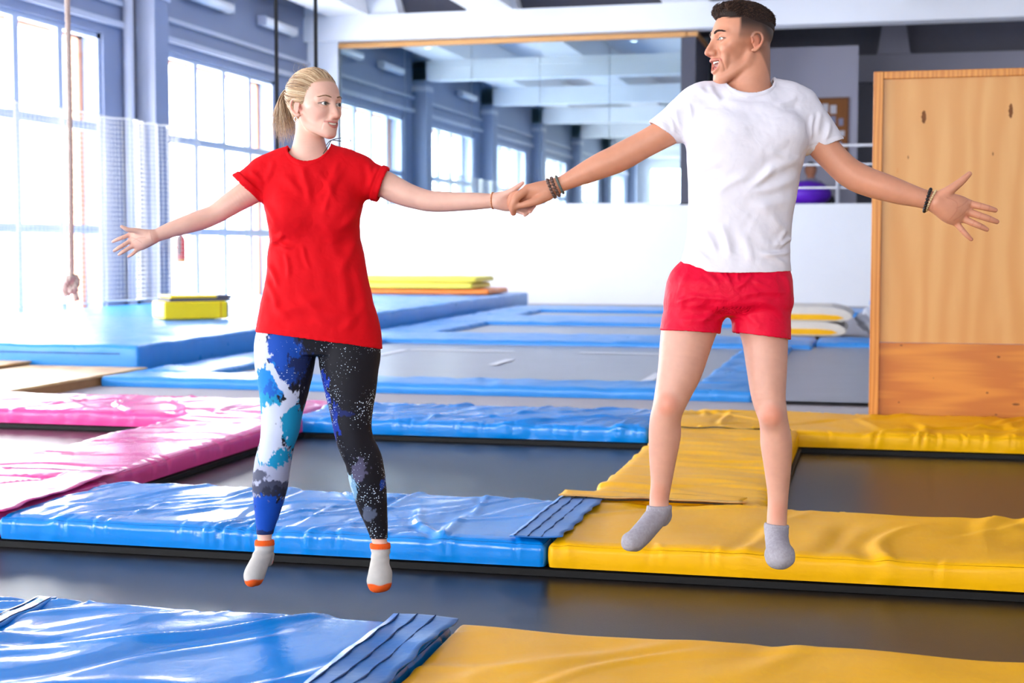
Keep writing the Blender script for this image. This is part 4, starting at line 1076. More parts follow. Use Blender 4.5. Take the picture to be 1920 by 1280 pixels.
def build_head(man, center, R, s, neck_world, skin, sh_world):
    """returns world-space V, F, colours of head + neck"""
    P, up, lw = head_prims(man)
    loc = lambda p: (np.asarray(p)-center)@R/s
    nk = chain([loc(p) for p, r in neck_world], [r/s for p, r in neck_world], 0.012)
    sc_ = chain([loc(p) for p, r in sh_world], [r/s for p, r in sh_world], 0.03)
    P2 = P[:5]+[nk, sc_]+P[5:]
    V, F = polygonise(P2, (-0.125, -0.15, min(sc_.P[:, 2].min(), nk.P[:, 2].min())+0.01), (0.125, 0.16, 0.125), 0.0019, 2)
    c = np.tile(np.array(skin[:3]), (len(V), 1))
    n = vnoise(V, 38, 5)
    c *= (0.94+0.12*n)[:, None]
    for sx in (-1, 1):
        d = np.linalg.norm((V-np.array([sx*0.042, -0.07, -0.032]))/np.array([1, 1, 0.9]), axis=1); c = mixc(c, np.array(skin[:3])*np.array([1.03, 0.80, 0.80]), 0.35*sst(0.03, 0.008, d))
        d = np.linalg.norm(V-np.array([sx*0.078, 0.015, -0.01]), axis=1); c = mixc(c, np.array(skin[:3])*np.array([1.0, 0.72, 0.70]), 0.6*sst(0.03, 0.012, d))
    d = np.linalg.norm(V-np.array([0, -0.112, -0.04]), axis=1); c = mixc(c, np.array(skin[:3])*np.array([1.0, 0.76, 0.74]), 0.5*sst(0.022, 0.008, d))
    # lips
    d = np.minimum(dist_poly(V, up), dist_poly(V, lw)); lip = lin(206, 108, 104) if not man else lin(196, 108, 98)
    c = mixc(c, lip, 0.8*sst(0.0060, 0.0042, d)*(V[:, 1] < -0.076))
    # mouth cavity
    if man: dm = dist_poly(V, [(-0.02, -0.082, -0.070), (0, -0.080, -0.080), (0.02, -0.082, -0.070)]); inside = (dm < 0.0125) & (V[:, 1] > -0.0920) & (np.abs(V[:, 0]) < 0.0195)
    else: dm = dist_poly(V, [(-0.018, -0.084, -0.062), (0, -0.090, -0.0685), (0.018, -0.084, -0.062)]); inside = (dm < 0.0046) & (V[:, 1] > -0.0945)
    c = mixc(c, lin(96, 26, 26), 0.95*inside.astype(float))
    # lid line
    for sx in (-1, 1):
        q = (V-np.array([sx*0.031, -0.0905, -0.0008]))/np.array([0.0142 if not man else 0.0135, 0.02, 0.0054 if not man else 0.0038]); e = np.abs(np.sqrt((q[:, 0])**2+(q[:, 2])**2)-1)
        w = sst(0.5, 0.15, e)*(V[:, 1] < -0.07)*np.where(V[:, 2] > -0.001, 1.0, 0.35)
        c = mixc(c, lin(58, 38, 32), 0.85*w)
    if man:   # cropped sides of the haircut
        hd = sst(-0.03, 0.055, V[:, 2]+0.55*(V[:, 1]-0.01)-0.0)   # rises towards the back
        side = sst(-0.046, -0.034, V[:, 1]-0.10*(V[:, 2]-0.02))*sst(-0.012, 0.012, V[:, 2]+np.clip(V[:, 1]-0.015, 0, 1)*1.9)
        side *= 1-sst(0.035, 0.0, np.linalg.norm((V-np.array([np.sign(V[0, 0])*0, 0, 0]))[:, 1:]-np.array([0.016, -0.010]), axis=1))*0.95
        top = sst(0.058, 0.066, V[:, 2])*sst(-0.075, -0.06, V[:, 1])
        k = np.clip(np.maximum(side*(0.5+0.48*sst(0.0, 0.055, V[:, 2]+np.clip(V[:, 1]-0.03, 0, 1)*0.7)), top), 0, 1)
        c = mixc(c, lin(44, 30, 26), k)
        st_ = sst(0.02, -0.02, V[:, 2]+0.03)*sst(0.02, -0.02, V[:, 1]+0.01)*(V[:, 2] > -0.135)
        c = mixc(c, np.array(skin[:3])*np.array([0.8, 0.78, 0.82]), 0.22*st_)
    else:     # scalp shade under the blonde hair
        q = sst(0.066, 0.078, V[:, 2]+0.25*(V[:, 1]+0.06)) ; c = mixc(c, lin(190, 150, 112), 0.9*np.maximum(q, sst(0.02, 0.04, V[:, 1])*sst(-0.05, -0.03, V[:, 2])*(np.abs(V[:, 0]) < 0.071)))
    W = center+(V@R.T)*s
    return W, F, c

def to_world(center, R, s): return lambda V: center+(np.asarray(V, float)@R.T)*s

def part(name, V, F, m, base, parent, col=None, smooth=True):
    o = mesh_np(name, np.asarray(V)-base, F, m, parent, smooth)
    if col is not None: add_color(o, col)
    return o

def uvsphere(c, r, nu=28, nv=18):
    u, v = np.meshgrid(np.linspace(0, 2*math.pi, nu, endpoint=False), np.linspace(0.001, math.pi-0.001, nv), indexing='ij')
    D = np.stack([np.sin(v)*np.cos(u), np.cos(v), np.sin(v)*np.sin(u)], -1).reshape(-1, 3)
    i = np.arange(nu)[:, None]*nv+np.arange(nv-1)[None, :]; j = ((np.arange(nu)+1) % nu)[:, None]*nv+np.arange(nv-1)[None, :]
    return np.asarray(c)+D*r, np.stack([i, j, j+1, i+1], -1).reshape(-1, 4), D

def face_details(man, tw, base, body, gaze, brow_col, iris, VL):
    VL = VL[(VL[:, 1] < -0.03) & (VL[:, 2] > 0.005) & (VL[:, 2] < 0.04)]
    def skin_y(x, z):
        k = (np.abs(VL[:, 0]-x) < 0.0028) & (np.abs(VL[:, 2]-z) < 0.0028)
        return VL[k, 1].min() if k.any() else -0.08
    M_eye = attr_material('eye_'+('m' if man else 'f'), 0.12, 0.6)
    g = np.array(gaze, float); g /= np.linalg.norm(g)
    for s in (-1, 1):
        V, F, D = uvsphere((s*0.031, -0.0765, 0.0), 0.0128)
        a = np.degrees(np.arccos(np.clip(D@g, -1, 1)))
        c = np.tile(np.array(lin(232, 226, 222)[:3]), (len(V), 1)); c = mixc(c, iris, sst(34, 31, a)); c = mixc(c, (0.01, 0.01, 0.01), sst(15, 13, a))
        part('eye', tw(V), F, M_eye, base, body, c)
        # brow
        paths = []; rng = np.random.default_rng(3+s)
        z0 = 0.0205 if not man else 0.0185
        for k in range(70 if not man else 130):
            t = rng.uniform(0, 1); x = s*(0.011+0.037*t); th = (0.0018 if not man else 0.0044)*(1.15-t)
            zz = z0+0.0075*math.sin(t*2.2)-0.0055*t*t+rng.uniform(-1, 1)*th
            dx = s*rng.uniform(0.004, 0.008); dz = rng.uniform(0.0, 0.002)*(1-1.6*t); r_ = rng.uniform(0.0006, 0.0010)
            pts = [(x+dx*q, skin_y(x+dx*q, zz+dz*q)-0.0006, zz+dz*q) for q in (0, 0.5, 1)]
            paths.append((pts, [r_, r_, 0.0002]))
        Vb, Fb = tubes_mesh(paths, 4)
        part('eyebrow', tw(Vb), Fb, mat('brow_'+('m' if man else 'f'), brow_col, 0.7, 0.2, noise=0.1), base, body)
    # teeth
    pr = []; hw, yt, zt, zr, cu = (0.021, -0.0895, -0.0675, 0.0050, 0.0) if man else (0.0195, -0.0935, -0.0668, 0.0046, 0.0042)
    n_t = 10
    for i in range(n_t):
        x = hw*(2*(i+0.5)/n_t-1); pr.append(ell((x, yt+0.011*(x/hw)**2, zt+cu*(x/hw)**2), (hw/n_t*1.12, 0.0026, zr*(1.0 if i in (4, 5) else 0.92)), 0.0004))
    V, F = polygonise(pr, (-0.03, -0.1, -0.08), (0.03, -0.07, -0.055), 0.0009, 2)
    part('teeth', tw(V), F, mat('tooth_enamel', lin(238, 228, 214), 0.25, 0.5, noise=0.03), base, body)
    if man:
        V, F = polygonise([ell((0, -0.074, -0.086), (0.015, 0.016, 0.006), 0.0)], (-0.03, -0.1, -0.1), (0.03, -0.04, -0.07), 0.0016, 2)
        part('tongue', tw(V), F, mat('tongue_flesh', lin(190, 84, 84), 0.35, 0.4, noise=0.1), base, body)

# ------------------------------------------------------------------ shared body pieces
def rm(px, d): return px*d/FPX
def arm_chain(pts, k=0.02):
    return chain([at(x, y, d) for x, y, d, r in pts], [rm(r, d) for x, y, d, r in pts], k)
def hand(wrist, mcps, fingers, thumb, fr, kpalm=0.012, palm_r=None):
    """wrist (px,py,d,r); mcps list of 4 (px,py,d); fingers list of lists of (px,py,d); thumb list (px,py,d); fr radii px"""
    P = []; w = at(*wrist[:3])
    pr = palm_r or [11, 11, 10.5, 10]
    for i, mc in enumerate(mcps):
        a = w+(at(*mc)-w)*0.12
        P.append(chain([a, a+(at(*mc)-a)*0.55, at(*mc)], [rm(wrist[3]*0.85, wrist[2]), rm(pr[i], mc[2]), rm(fr[i+1]*1.2, mc[2])], kpalm))
    for i, f in enumerate(fingers):
        pts = [mcps[i]]+f; r = fr[i+1]
        rr = np.interp(np.linspace(0, 1, len(pts)), [0, 0.45, 0.8, 1], [r*1.12, r*1.0, r*0.93, r*0.72])
        P.append(chain([at(*p) for p in pts], [rm(q, pts[0][2]) for q in rr], 0.004, n=4))
    rr = np.interp(np.linspace(0, 1, len(thumb)), [0, 0.4, 0.75, 1], [fr[0]*1.75, fr[0]*1.2, fr[0]*1.05, fr[0]*0.75])
    P.append(chain([at(*p) for p in thumb], [rm(q, thumb[0][2]) for q in rr], 0.009, n=4))
    return P
def hand_only(hp, pad_=0.0): return hp

def bbox(prims, m=0.02):
    return np.min([p.lo for p in prims], 0)-m, np.max([p.hi for p in prims], 0)+m

def join(parts):
    VV, FF, CC = [], [], []; n = 0
    for V, F, c in parts: VV.append(V); FF.append(F+n); CC.append(c); n += len(V)
    return np.concatenate(VV), np.concatenate(FF), np.concatenate(CC)
def skin_col(V, skin, seed=3):
    c = np.tile(np.array(skin[:3]), (len(V), 1)); return c*(0.93+0.14*vnoise(V, 30, seed))[:, None]
def redden(V, c, pts, skin, rad=0.018, amt=0.45, tone=(1.0, 0.74, 0.72)):
    for p in pts:
        d = np.linalg.norm(V-at(*p), axis=1); c = mixc(c, np.array(skin[:3])*np.array(tone), amt*sst(rad, rad*0.3, d))
    return c
def beads(center, axis, rad, rb, n, seed=0, ell_=1.0):
    ax = np.asarray(axis, float)/np.linalg.norm(axis); a = np.cross(ax, cU); a /= np.linalg.norm(a); b = np.cross(ax, a)
    VV, FF = [], []; n0 = 0
    for i in range(n):
        q = 2*math.pi*i/n; V, F, D = uvsphere(center+(a*math.cos(q)+b*math.sin(q)*ell_)*rad, rb, 8, 6)
        VV.append(V); FF.append(F+n0); n0 += len(V)
    return np.concatenate(VV), np.concatenate(FF)
def ringtube(center, axis, rad, rt, n=48, seg=6):
    ax = np.asarray(axis, float)/np.linalg.norm(axis); a = np.cross(ax, cU); a /= np.linalg.norm(a); b = np.cross(ax, a)
    return tubes_mesh([([center+(a*math.cos(q)+b*math.sin(q))*rad for q in np.linspace(0, 2*math.pi, n+1)], [rt]*(n+1))], seg)
# ------------------------------------------------------------------ the woman
WD = 5.0; HD = 4.90          # distance of her body and of the clasped hands
SKW = lin(238, 188, 168)
M_skin_w = attr_material('skin_fair', 0.48, 0.4, sss=0.12, bump=0.06, bscale=500)
w_base = at(590, 1185, WD); w_base[2] = 0.0
wh_c = at(591, 198.5, WD); wh_R = head_frame(math.radians(48), math.radians(-2), math.radians(2)); wh_s = 1.0
w_neck = [(at(577, 218, WD+0.035), rm(24, WD)), (at(580, 244, WD+0.028), rm(26, WD)), (at(580, 266, WD+0.015), rm(29, WD)), (at(580, 284, WD+0.008), rm(33, WD)), (at(580, 302, WD+0.01), rm(35, WD)), (at(580, 330, WD+0.01), rm(38, WD))]
w_sh = [(at(528, 324, WD), rm(22, WD)), (at(556, 310, WD), rm(24, WD)), (at(606, 310, WD), rm(24, WD)), (at(640, 322, WD), rm(22, WD))]
HV = build_head(False, wh_c, wh_R, wh_s, w_neck, SKW, w_sh)
# arms
wa_r = [(525, 322, WD+0.01, 30), (490, 346, WD, 27), (450, 371, WD-0.01, 23), (424, 388, WD-0.015, 20.5), (402, 402, WD-0.02, 18.5), (380, 411, WD-0.03, 18.8), (355, 419, WD-0.05, 17.3), (325, 429, WD-0.065, 15), (296, 440.5, WD-0.08, 12.3), (284, 444, WD-0.085, 12)]
hd = WD-0.09
wh_r = hand((288, 443, hd, 12), [(243, 440, hd), (245, 451, hd), (249, 461, hd+0.002), (258, 467, hd+0.006)],
            [[(230, 445, hd-0.012), (220, 449, hd-0.012), (211.5, 453, hd-0.008)], [(231, 459.5, hd-0.012), (222, 465, hd-0.014), (214, 470, hd-0.01)], [(237, 468, hd-0.008), (229, 473, hd-0.01), (223, 477, hd-0.008)], [(251, 474, hd), (246, 478, hd-0.002), (240.5, 481, hd)]],
            [(272, 437, hd-0.01), (256, 432.5, hd-0.02), (240, 430.5, hd-0.03), (228, 424.5, hd-0.035)], [4.0, 3.7, 3.8, 3.6, 3.2], palm_r=[9, 9.5, 9.5, 9])
arm_r = [arm_chain(wa_r)]+wh_r
wa_l = [(640, 322, WD+0.01, 32), (680, 333, WD, 29), (715, 343, WD-0.005, 26), (740, 355, WD-0.015, 24.5), (760, 364, WD-0.025, 22.8), (783, 371.5, WD-0.035, 20.8), (804, 376.5, WD-0.045, 19.8), (830, 378, WD-0.055, 19), (855, 378, WD-0.065, 17.6), (890, 377.2, WD-0.08, 16), (922, 376.3, HD+0.012, 13.6), (932, 376, HD+0.008, 13.4)]
wh_l = hand((928, 376, HD+0.008, 13.5), [(962, 364, HD+0.006), (965, 374, HD+0.010), (964, 384, HD+0.012), (958, 391, HD+0.010)],
            [[(985, 366, HD+0.026), (1000, 374, HD+0.028), (1002, 386, HD+0.010)], [(986, 378, HD+0.022), (998, 386, HD+0.014), (994, 396.5, HD-0.004)], [(980, 392, HD+0.018), (988, 398, HD+0.006), (984, 403, HD-0.008)], [(972, 396, HD+0.012), (980, 399, HD+0.004), (984, 401, HD-0.004)]],
            [(940, 368, HD-0.004), (956, 360, HD-0.014), (968, 352, HD-0.016), (980, 343, HD-0.012)], [4.6, 4.6, 4.8, 4.6, 4.0], palm_r=[10, 10.5, 10.5, 10])
wh_l.append(chain([at(955, 383, HD+0.012), at(975, 388, HD+0.016), at(990, 390, HD+0.016)], [rm(10, HD), rm(10, HD), rm(7, HD)], 0.006))
arm_l = [arm_chain(wa_l)]+wh_l
parts_ = [HV]
for pr in (arm_r, arm_l):
    lo, hi = bbox(pr); V, F = polygonise(pr, lo, hi, 0.0023, 2)
    c = skin_col(V, SKW, 4)
    if pr is arm_r: c = crease_shade(V, c, [[(276, 446), (262, 447), (252, 452)], [(268, 455), (256, 448), (248, 446)], [(233, 444), (231, 448)], [(233, 457), (235, 461)], [(285, 436), (288, 450)]], hd, SKW, 0.0022, 0.5)
    parts_.append((V, F, c))
parts_[1] = (parts_[1][0], parts_[1][1], redden(parts_[1][0], parts_[1][2], [(228, 424, hd), (212, 453, hd), (215, 470, hd), (224, 476, hd), (241, 481, hd), (245, 445, hd), (250, 460, hd), (262, 462, hd)], SKW))
parts_[2] = (parts_[2][0], parts_[2][1], redden(parts_[2][0], parts_[2][2], [(980, 343, HD), (984, 403, HD), (994, 396, HD), (804, 388, WD-0.05), (940, 385, HD)], SKW))
# torso and legs under the clothes
def rows_px(rows, d, inset=1.0):
    out = []
    for y, xl, xr, b, cw in rows:
        out.append(((640-y)/FPX*d, ((xl+xr)/2-960)/FPX*d, cw, (xr-xl)/2/FPX*d*inset, b*inset))
    return out
AXS = (cR, cU, cF)
w_rows = [(266, 556, 606, 0.040, 0.006), (282, 540, 624, 0.060, 0.002), (298, 520, 648, 0.076, 0.0), (320, 503, 668, 0.090, 0.0), (345, 498, 682, 0.102, 0.0), (372, 495, 682, 0.112, -0.004), (392, 497, 678, 0.118, -0.008), (412, 503, 675, 0.118, -0.008), (446, 505.5, 676, 0.108, 0.0), (477, 502, 683, 0.104, 0.004), (525, 497.5, 691, 0.110, 0.006), (567, 489.5, 700, 0.118, 0.01), (605, 482, 711, 0.127, 0.012), (640, 477, 715, 0.130, 0.012), (668, 474, 717, 0.131, 0.012)]
wl_pts = [(548, 590, WD+0.01, 44), (541, 618, WD+0.01, 51), (536, 642, WD+0.01, 57), (533.5, 680, WD, 55), (532.5, 724, WD-0.01, 46.5), (528.5, 769, WD-0.015, 38.5), (526, 800, WD-0.02, 35.5), (519.5, 831, WD-0.015, 31.8), (511, 871, WD, 33), (506, 911, WD+0.015, 32), (502, 953, WD+0.03, 24), (498, 985, WD+0.04, 17), (496, 1006, WD+0.045, 14.2), (496, 1018, WD+0.045, 14.5)]
wr_pts = [(643, 590, WD+0.01, 46), (650, 628, WD+0.01, 51), (655, 658, WD+0.01, 57.5), (655, 688, WD, 54), (657, 725, WD-0.01, 48), (658.5, 762, WD-0.015, 40.5), (660.5, 799, WD-0.02, 35.2), (668, 832, WD-0.015, 33.5), (681.5, 862, WD, 34), (689.5, 902, WD+0.015, 33), (698, 945, WD+0.03, 27), (707, 985, WD+0.04, 19), (711, 1010, WD+0.045, 15.3), (713, 1024, WD+0.045, 15.2)]
def foot(P, flatn=None):
    return [chain([at(x, y, d) for x, y, d, r in c], [rm(r, d) for x, y, d, r in c], 0.014) for c in P]
w_foot_l = foot([[(496, 1016, WD+0.045, 14.8), (494, 1032, WD+0.045, 15.5), (484, 1055, WD+0.015, 15.5), (475, 1076, WD-0.01, 17), (471.5, 1087, WD-0.025, 12.5)], [(497, 1022, WD+0.055, 14), (502, 1040, WD+0.075, 11.5), (502, 1052, WD+0.08, 9.5)], [(492, 1050, WD+0.035, 13), (484, 1075, WD+0.01, 13), (481, 1086, WD, 11)]])
w_foot_r = foot([[(713, 1020, WD+0.045, 15.5), (713.5, 1036, WD+0.045, 16), (712, 1060, WD+0.015, 18), (711, 1082, WD-0.01, 20.5), (711, 1095, WD-0.025, 14)], [(714, 1026, WD+0.055, 14), (717, 1048, WD+0.08, 12.5), (717, 1060, WD+0.085, 10)], [(719, 1075, WD, 15), (720, 1094, WD-0.01, 13.5)], [(702, 1090, WD-0.02, 13), (703, 1097, WD-0.02, 12)]])
legL, legR = arm_chain(wl_pts, 0.012), arm_chain(wr_pts, 0.012)
hips = loft(rows_px([(560, 503, 688, 0.098, 0.01), (600, 499, 692, 0.104, 0.012), (632, 500, 692, 0.106, 0.012), (664, 520, 672, 0.09, 0.012)], WD), AXS, CO+cF*WD, 0.03)
tor = [loft(rows_px(w_rows[4:12], WD, 0.92), AXS, CO+cF*WD, 0.02)]
lo, hi = bbox(tor); V, F = polygonise(tor, lo, hi, 0.006, 2); parts_.append((V, F, skin_col(V, SKW)))
inner = [chain(q.P, np.maximum(q.R-0.005, 0.004), 0.01) for q in (legL, legR)]+[loft(rows_px([(520, 512, 680, 0.085, 0.01), (600, 506, 686, 0.09, 0.012), (640, 515, 676, 0.085, 0.012)], WD), AXS, CO+cF*WD, 0.02)]
lo, hi = bbox(inner); V, F = polygonise(inner, lo, hi, 0.007, 2); parts_.append((V, F, skin_col(V, SKW)))
ank = [chain([at(x, y, d) for x, y, d, r in q[-4:]], [rm(r-1.0, d) for x, y, d, r in q[-4:]], 0.01) for q in (wl_pts, wr_pts)]
for a in ank:
    lo, hi = bbox([a]); V, F = polygonise([a], lo, hi, 0.003, 2); parts_.append((V, F, skin_col(V, SKW)))
V, F, c = join(parts_)
woman = mesh_np('person', V-w_base, F, M_skin_w); add_color(woman, c); woman.location = w_base
tag(woman, 'blonde woman in red t-shirt and painted leggings jumping with arms spread', 'person')
tw = to_world(wh_c, wh_R, wh_s)
face_details(False, tw, w_base, woman, (0.12, -1, 0.04), lin(146, 108, 80), lin(52, 62, 66), (HV[0]-wh_c)@wh_R/wh_s)

# red t-shirt
sl_l = group([chain([at(530, 318, WD), at(498, 332, WD), at(470, 346, WD-0.005), at(430, 372, WD-0.01)], [rm(34, WD), rm(34, WD), rm(32.5, WD), rm(34, WD)], 0.0)], 0.03)
nL = cR*(-0.66)+cU*(-0.75); cutL = plane_cut(at(461, 350, WD), nL, sl_l.lo, sl_l.hi)
sl_r = group([chain([at(640, 318, WD), at(675, 331, WD), at(705, 341, WD-0.005), at(752, 360, WD-0.02)], [rm(34, WD), rm(34, WD), rm(33, WD), rm(35, WD)], 0.0)], 0.03)
nR = cR*0.935+cU*(-0.354); cutR = plane_cut(at(719.5, 343, WD), nR, sl_r.lo, sl_r.hi)
torso = loft(rows_px(w_rows, WD), AXS, CO+cF*WD, 0.0)
torso_ext = loft(rows_px(w_rows+[(720, 472, 719, 0.131, 0.012)], WD), AXS, CO+cF*WD, 0.0)
hem_n = -cU*1.0+cR*(-0.135); hem_n = -(cU+cR*0.137)
hem = plane_cut(at(596, 637.5, WD), hem_n, torso.lo, torso.hi)
bust = [ell(at(546, 402, WD-0.072), (0.062, 0.052, 0.060), 0.05), ell(at(628, 404, WD-0.072), (0.062, 0.052, 0.060), 0.05)]
yoke = [chain([at(549, 289, WD+0.01), at(520, 304, WD+0.005), at(500, 320, WD)], [rm(17, WD), rm(21, WD), rm(28, WD)], 0.03), chain([at(612, 287, WD+0.01), at(640, 299, WD+0.005), at(668, 316, WD)], [rm(20, WD), rm(22, WD), rm(28, WD)], 0.03)]
collar = neckline(580, 42, 262, 46, WD)
cut_ = [torso, *bust, *yoke, group([sl_l.prims[0], cutL], 0.03), group([sl_r.prims[0], cutR], 0.03), hem]
full_ = [torso_ext, *bust, *yoke, sl_l, sl_r]
lo, hi = bbox([torso, sl_l, sl_r], 0.015)
V, F = shell(cut_, full_, 0.0065, lo, hi, 0.0033, 4, [collar])
N = normals(V, F)
u_, v_ = uv_of(V, WD)
wf = [(560, 300, 592, 400, 7, 2.2), (640, 300, 600, 390, 7, 2.4), (655, 310, 615, 420, 6, 2.0), (600, 320, 640, 400, 6, 1.4), (530, 330, 580, 380, 7, 1.5), (690, 372, 640, 440, 6, 1.8), (672, 420, 640, 520, 8, 2.2), (680, 470, 600, 410, 8, 1.4), (505, 440, 560, 470, 5, 3.0), (503, 462, 545, 440, 5, 2.6), (502, 490, 530, 545, 5, 2.6), (540, 470, 548, 530, 4.5, 1.8), (575, 460, 590, 510, 4, 1.5), (500, 520, 530, 590, 6, 2.2), (492, 560, 560, 610, 7, 1.6), (510, 600, 640, 560, 10, 1.4), (520, 580, 690, 610, 9, 1.3), (690, 560, 640, 630, 8, 1.5), (660, 480, 690, 640, 8, 2.0), (620, 430, 660, 620, 10, 1.8), (560, 540, 620, 625, 9, 1.2), (470, 322, 500, 352, 5, 2.2), (455, 335, 488, 362, 5, 2.0), (690, 300, 700, 360, 5, 1.8), (712, 312, 690, 360, 5, 1.8), (520, 300, 500, 350, 6, 1.6), (500, 380, 530, 430, 5, 1.8), (585, 310, 575, 360, 6, 1.1)]
D = body_folds(V, N, WD, wf)
D += 0.004*(vnoise(V, 13, 9, 2)-0.5)*sst(0, 1, 1.0)+0.0016*(vnoise(V, 45, 11, 2)-0.5)
D *= 1.5
D += trim_detail(V, N, collar, WD, [(cutL, 0.085), (cutR, 0.085)], roll=0.0035, rollw=0.022)+trim_detail(V, N, planes=[(hem, 1.0)])
V = V+N*(D*0.95)[:, None]
M_redT = fabric('red_cotton', lin(218, 0, 18), 0.8, 900, 0.2, 0.04, 0.0, 0.3, 18)
part('t_shirt', V, F, M_redT, w_base, woman)
# rolled cuffs
for q, (a, b, nv, rr) in enumerate((((461, 350), (sl_l), nL, 33.5), ((719.5, 343), (sl_r), nR, 34.5))):
    pass

# leggings
M_leg = attr_material('printed_leggings', 0.65, 0.2, bump=0.1, bscale=900, specks=True)
prs = [hips, legL, legR]
lo, hi = bbox(prs, 0.012); g = Grid(lo, hi, 0.0029).build(prs)
capL = plane_cut(at(498, 1004, WD+0.04), -cU, lo, hi); g.a = np.maximum(g.a-0.0015, 0*g.a-1)
X, Y, Z = np.meshgrid(*[a.astype(np.float32) for a in g.ax], indexing='ij', sparse=True)
t_up = (X-CO[0])*cU[0]+(Y-CO[1])*cU[1]+(Z-CO[2])*cU[2]; t_rt = (X-CO[0])*cR[0]+(Y-CO[1])*cR[1]
ycut = np.where(t_rt < (605-960)/FPX*WD, (640-1004)/FPX*WD, (640-1012)/FPX*WD)
g.a = np.maximum(g.a, (ycut-t_up)); g.a = np.maximum(g.a, t_up-(640-585)/FPX*WD)
V, F = surface_nets(g.a, g.lo, g.h); V = smooth_mesh(V, F, 4)
u_, v_ = uv_of(V, WD)
wp = 26*(vnoise(V, 34, 21, 4)-0.5); wq = 26*(vnoise(V, 34, 33, 4)-0.5)
fine = vnoise(V, 95, 41, 4); strk = vnoise(V*np.array([1.0, 1.0, 0.28]), 150, 57, 3)
U_, V_ = u_+wp, v_+wq
def blob(x, y, rx, ry, soft=0.25, ang=0.0):
    c_, s_ = math.cos(ang), math.sin(ang); dx, dy = U_-x, V_-y
    a = (dx*c_+dy*s_)/rx; b = (-dx*s_+dy*c_)/ry
    return sst(1+soft*0.3, 1-soft*0.3, np.sqrt(a*a+b*b)+0.9*(fine-0.5)+0.7*(strk-0.5))
left = u_ < 594+(v_-652)*(-0.05)
leftm = np.where(v_ < 655, u_ < 594, u_ < 600)
c = np.tile(np.array(lin(26, 24, 31)[:3]), (len(V), 1)); sp = np.ones(len(V))
CY, TE, RB, WH, LG, NV = lin(18, 122, 200), lin(20, 138, 178), lin(22, 74, 170), lin(198, 203, 222), lin(168, 170, 192), lin(30, 44, 92)
def pl(c, tgt, w): return mixc(c, tgt, np.clip(w, 0, 1)*leftm)
c = pl(c, NV, blob(548, 672, 36, 52)); c = pl(c, RB, blob(530, 655, 34, 36)); c = pl(c, RB, blob(540, 700, 26, 20)*0.6)
c = pl(c, CY, blob(494, 725, 38, 58)); c = pl(c, RB, blob(512, 745, 16, 26)*0.7); c = pl(c, TE, blob(505, 760, 34, 22))
c = pl(c, WH, blob(484, 655, 26, 42)); c = pl(c, WH, blob(530, 712, 8, 66, ang=-0.62)); c = pl(c, WH, blob(487, 692, 5, 26, ang=0.1))
c = pl(c, LG, blob(510, 885, 60, 62)); c = pl(c, TE, blob(552, 795, 24, 48)); c = pl(c, TE, blob(520, 855, 32, 14))
c = pl(c, WH, blob(512, 808, 26, 44)); c = pl(c, WH, blob(535, 765, 12, 40, ang=0.75)); c = pl(c, WH, blob(505, 845, 14, 20)); c = pl(c, TE, blob(524, 862, 8, 8))
c = pl(c, lin(70, 72, 92), blob(508, 915, 44, 16)); c = pl(c, lin(48, 50, 66), blob(520, 925, 30, 12)); c = pl(c, lin(84, 86, 104), blob(490, 888, 20, 10))
c = pl(c, RB, blob(500, 968, 42, 40)); c = pl(c, NV, blob(492, 1004, 30, 10))
sp = np.where(leftm, np.clip(blob(560, 690, 34, 60), 0, 1)*0.9, 1.0)
rm_ = ~leftm
def pr_(c, tgt, w): return mixc(c, tgt, np.clip(w, 0, 1)*rm_)
c = pr_(c, lin(28, 60, 170), blob(612, 735, 10, 40)); c = pr_(c, lin(28, 60, 170), blob(632, 790, 7, 40)*0.7); c = pr_(c, lin(24, 40, 110), blob(640, 772, 26, 8)*0.6)
c = pr_(c, lin(84, 80, 104), blob(678, 880, 14, 22)); c = pr_(c, lin(120, 160, 190), blob(664, 912, 11, 24)); c = pr_(c, lin(170, 196, 214), blob(660, 905, 6, 18)); c = pr_(c, lin(96, 104, 126), blob(690, 965, 12, 14)*0.8); c = pr_(c, lin(30, 70, 160), blob(722, 905, 5, 10))
V0 = V.copy()
N = normals(V, F); V = V+N*(0.0012*(vnoise(V, 60, 5, 2)-0.5))[:, None]
part('leggings', V, F, M_leg, w_base, woman, np.column_stack([c, sp]))

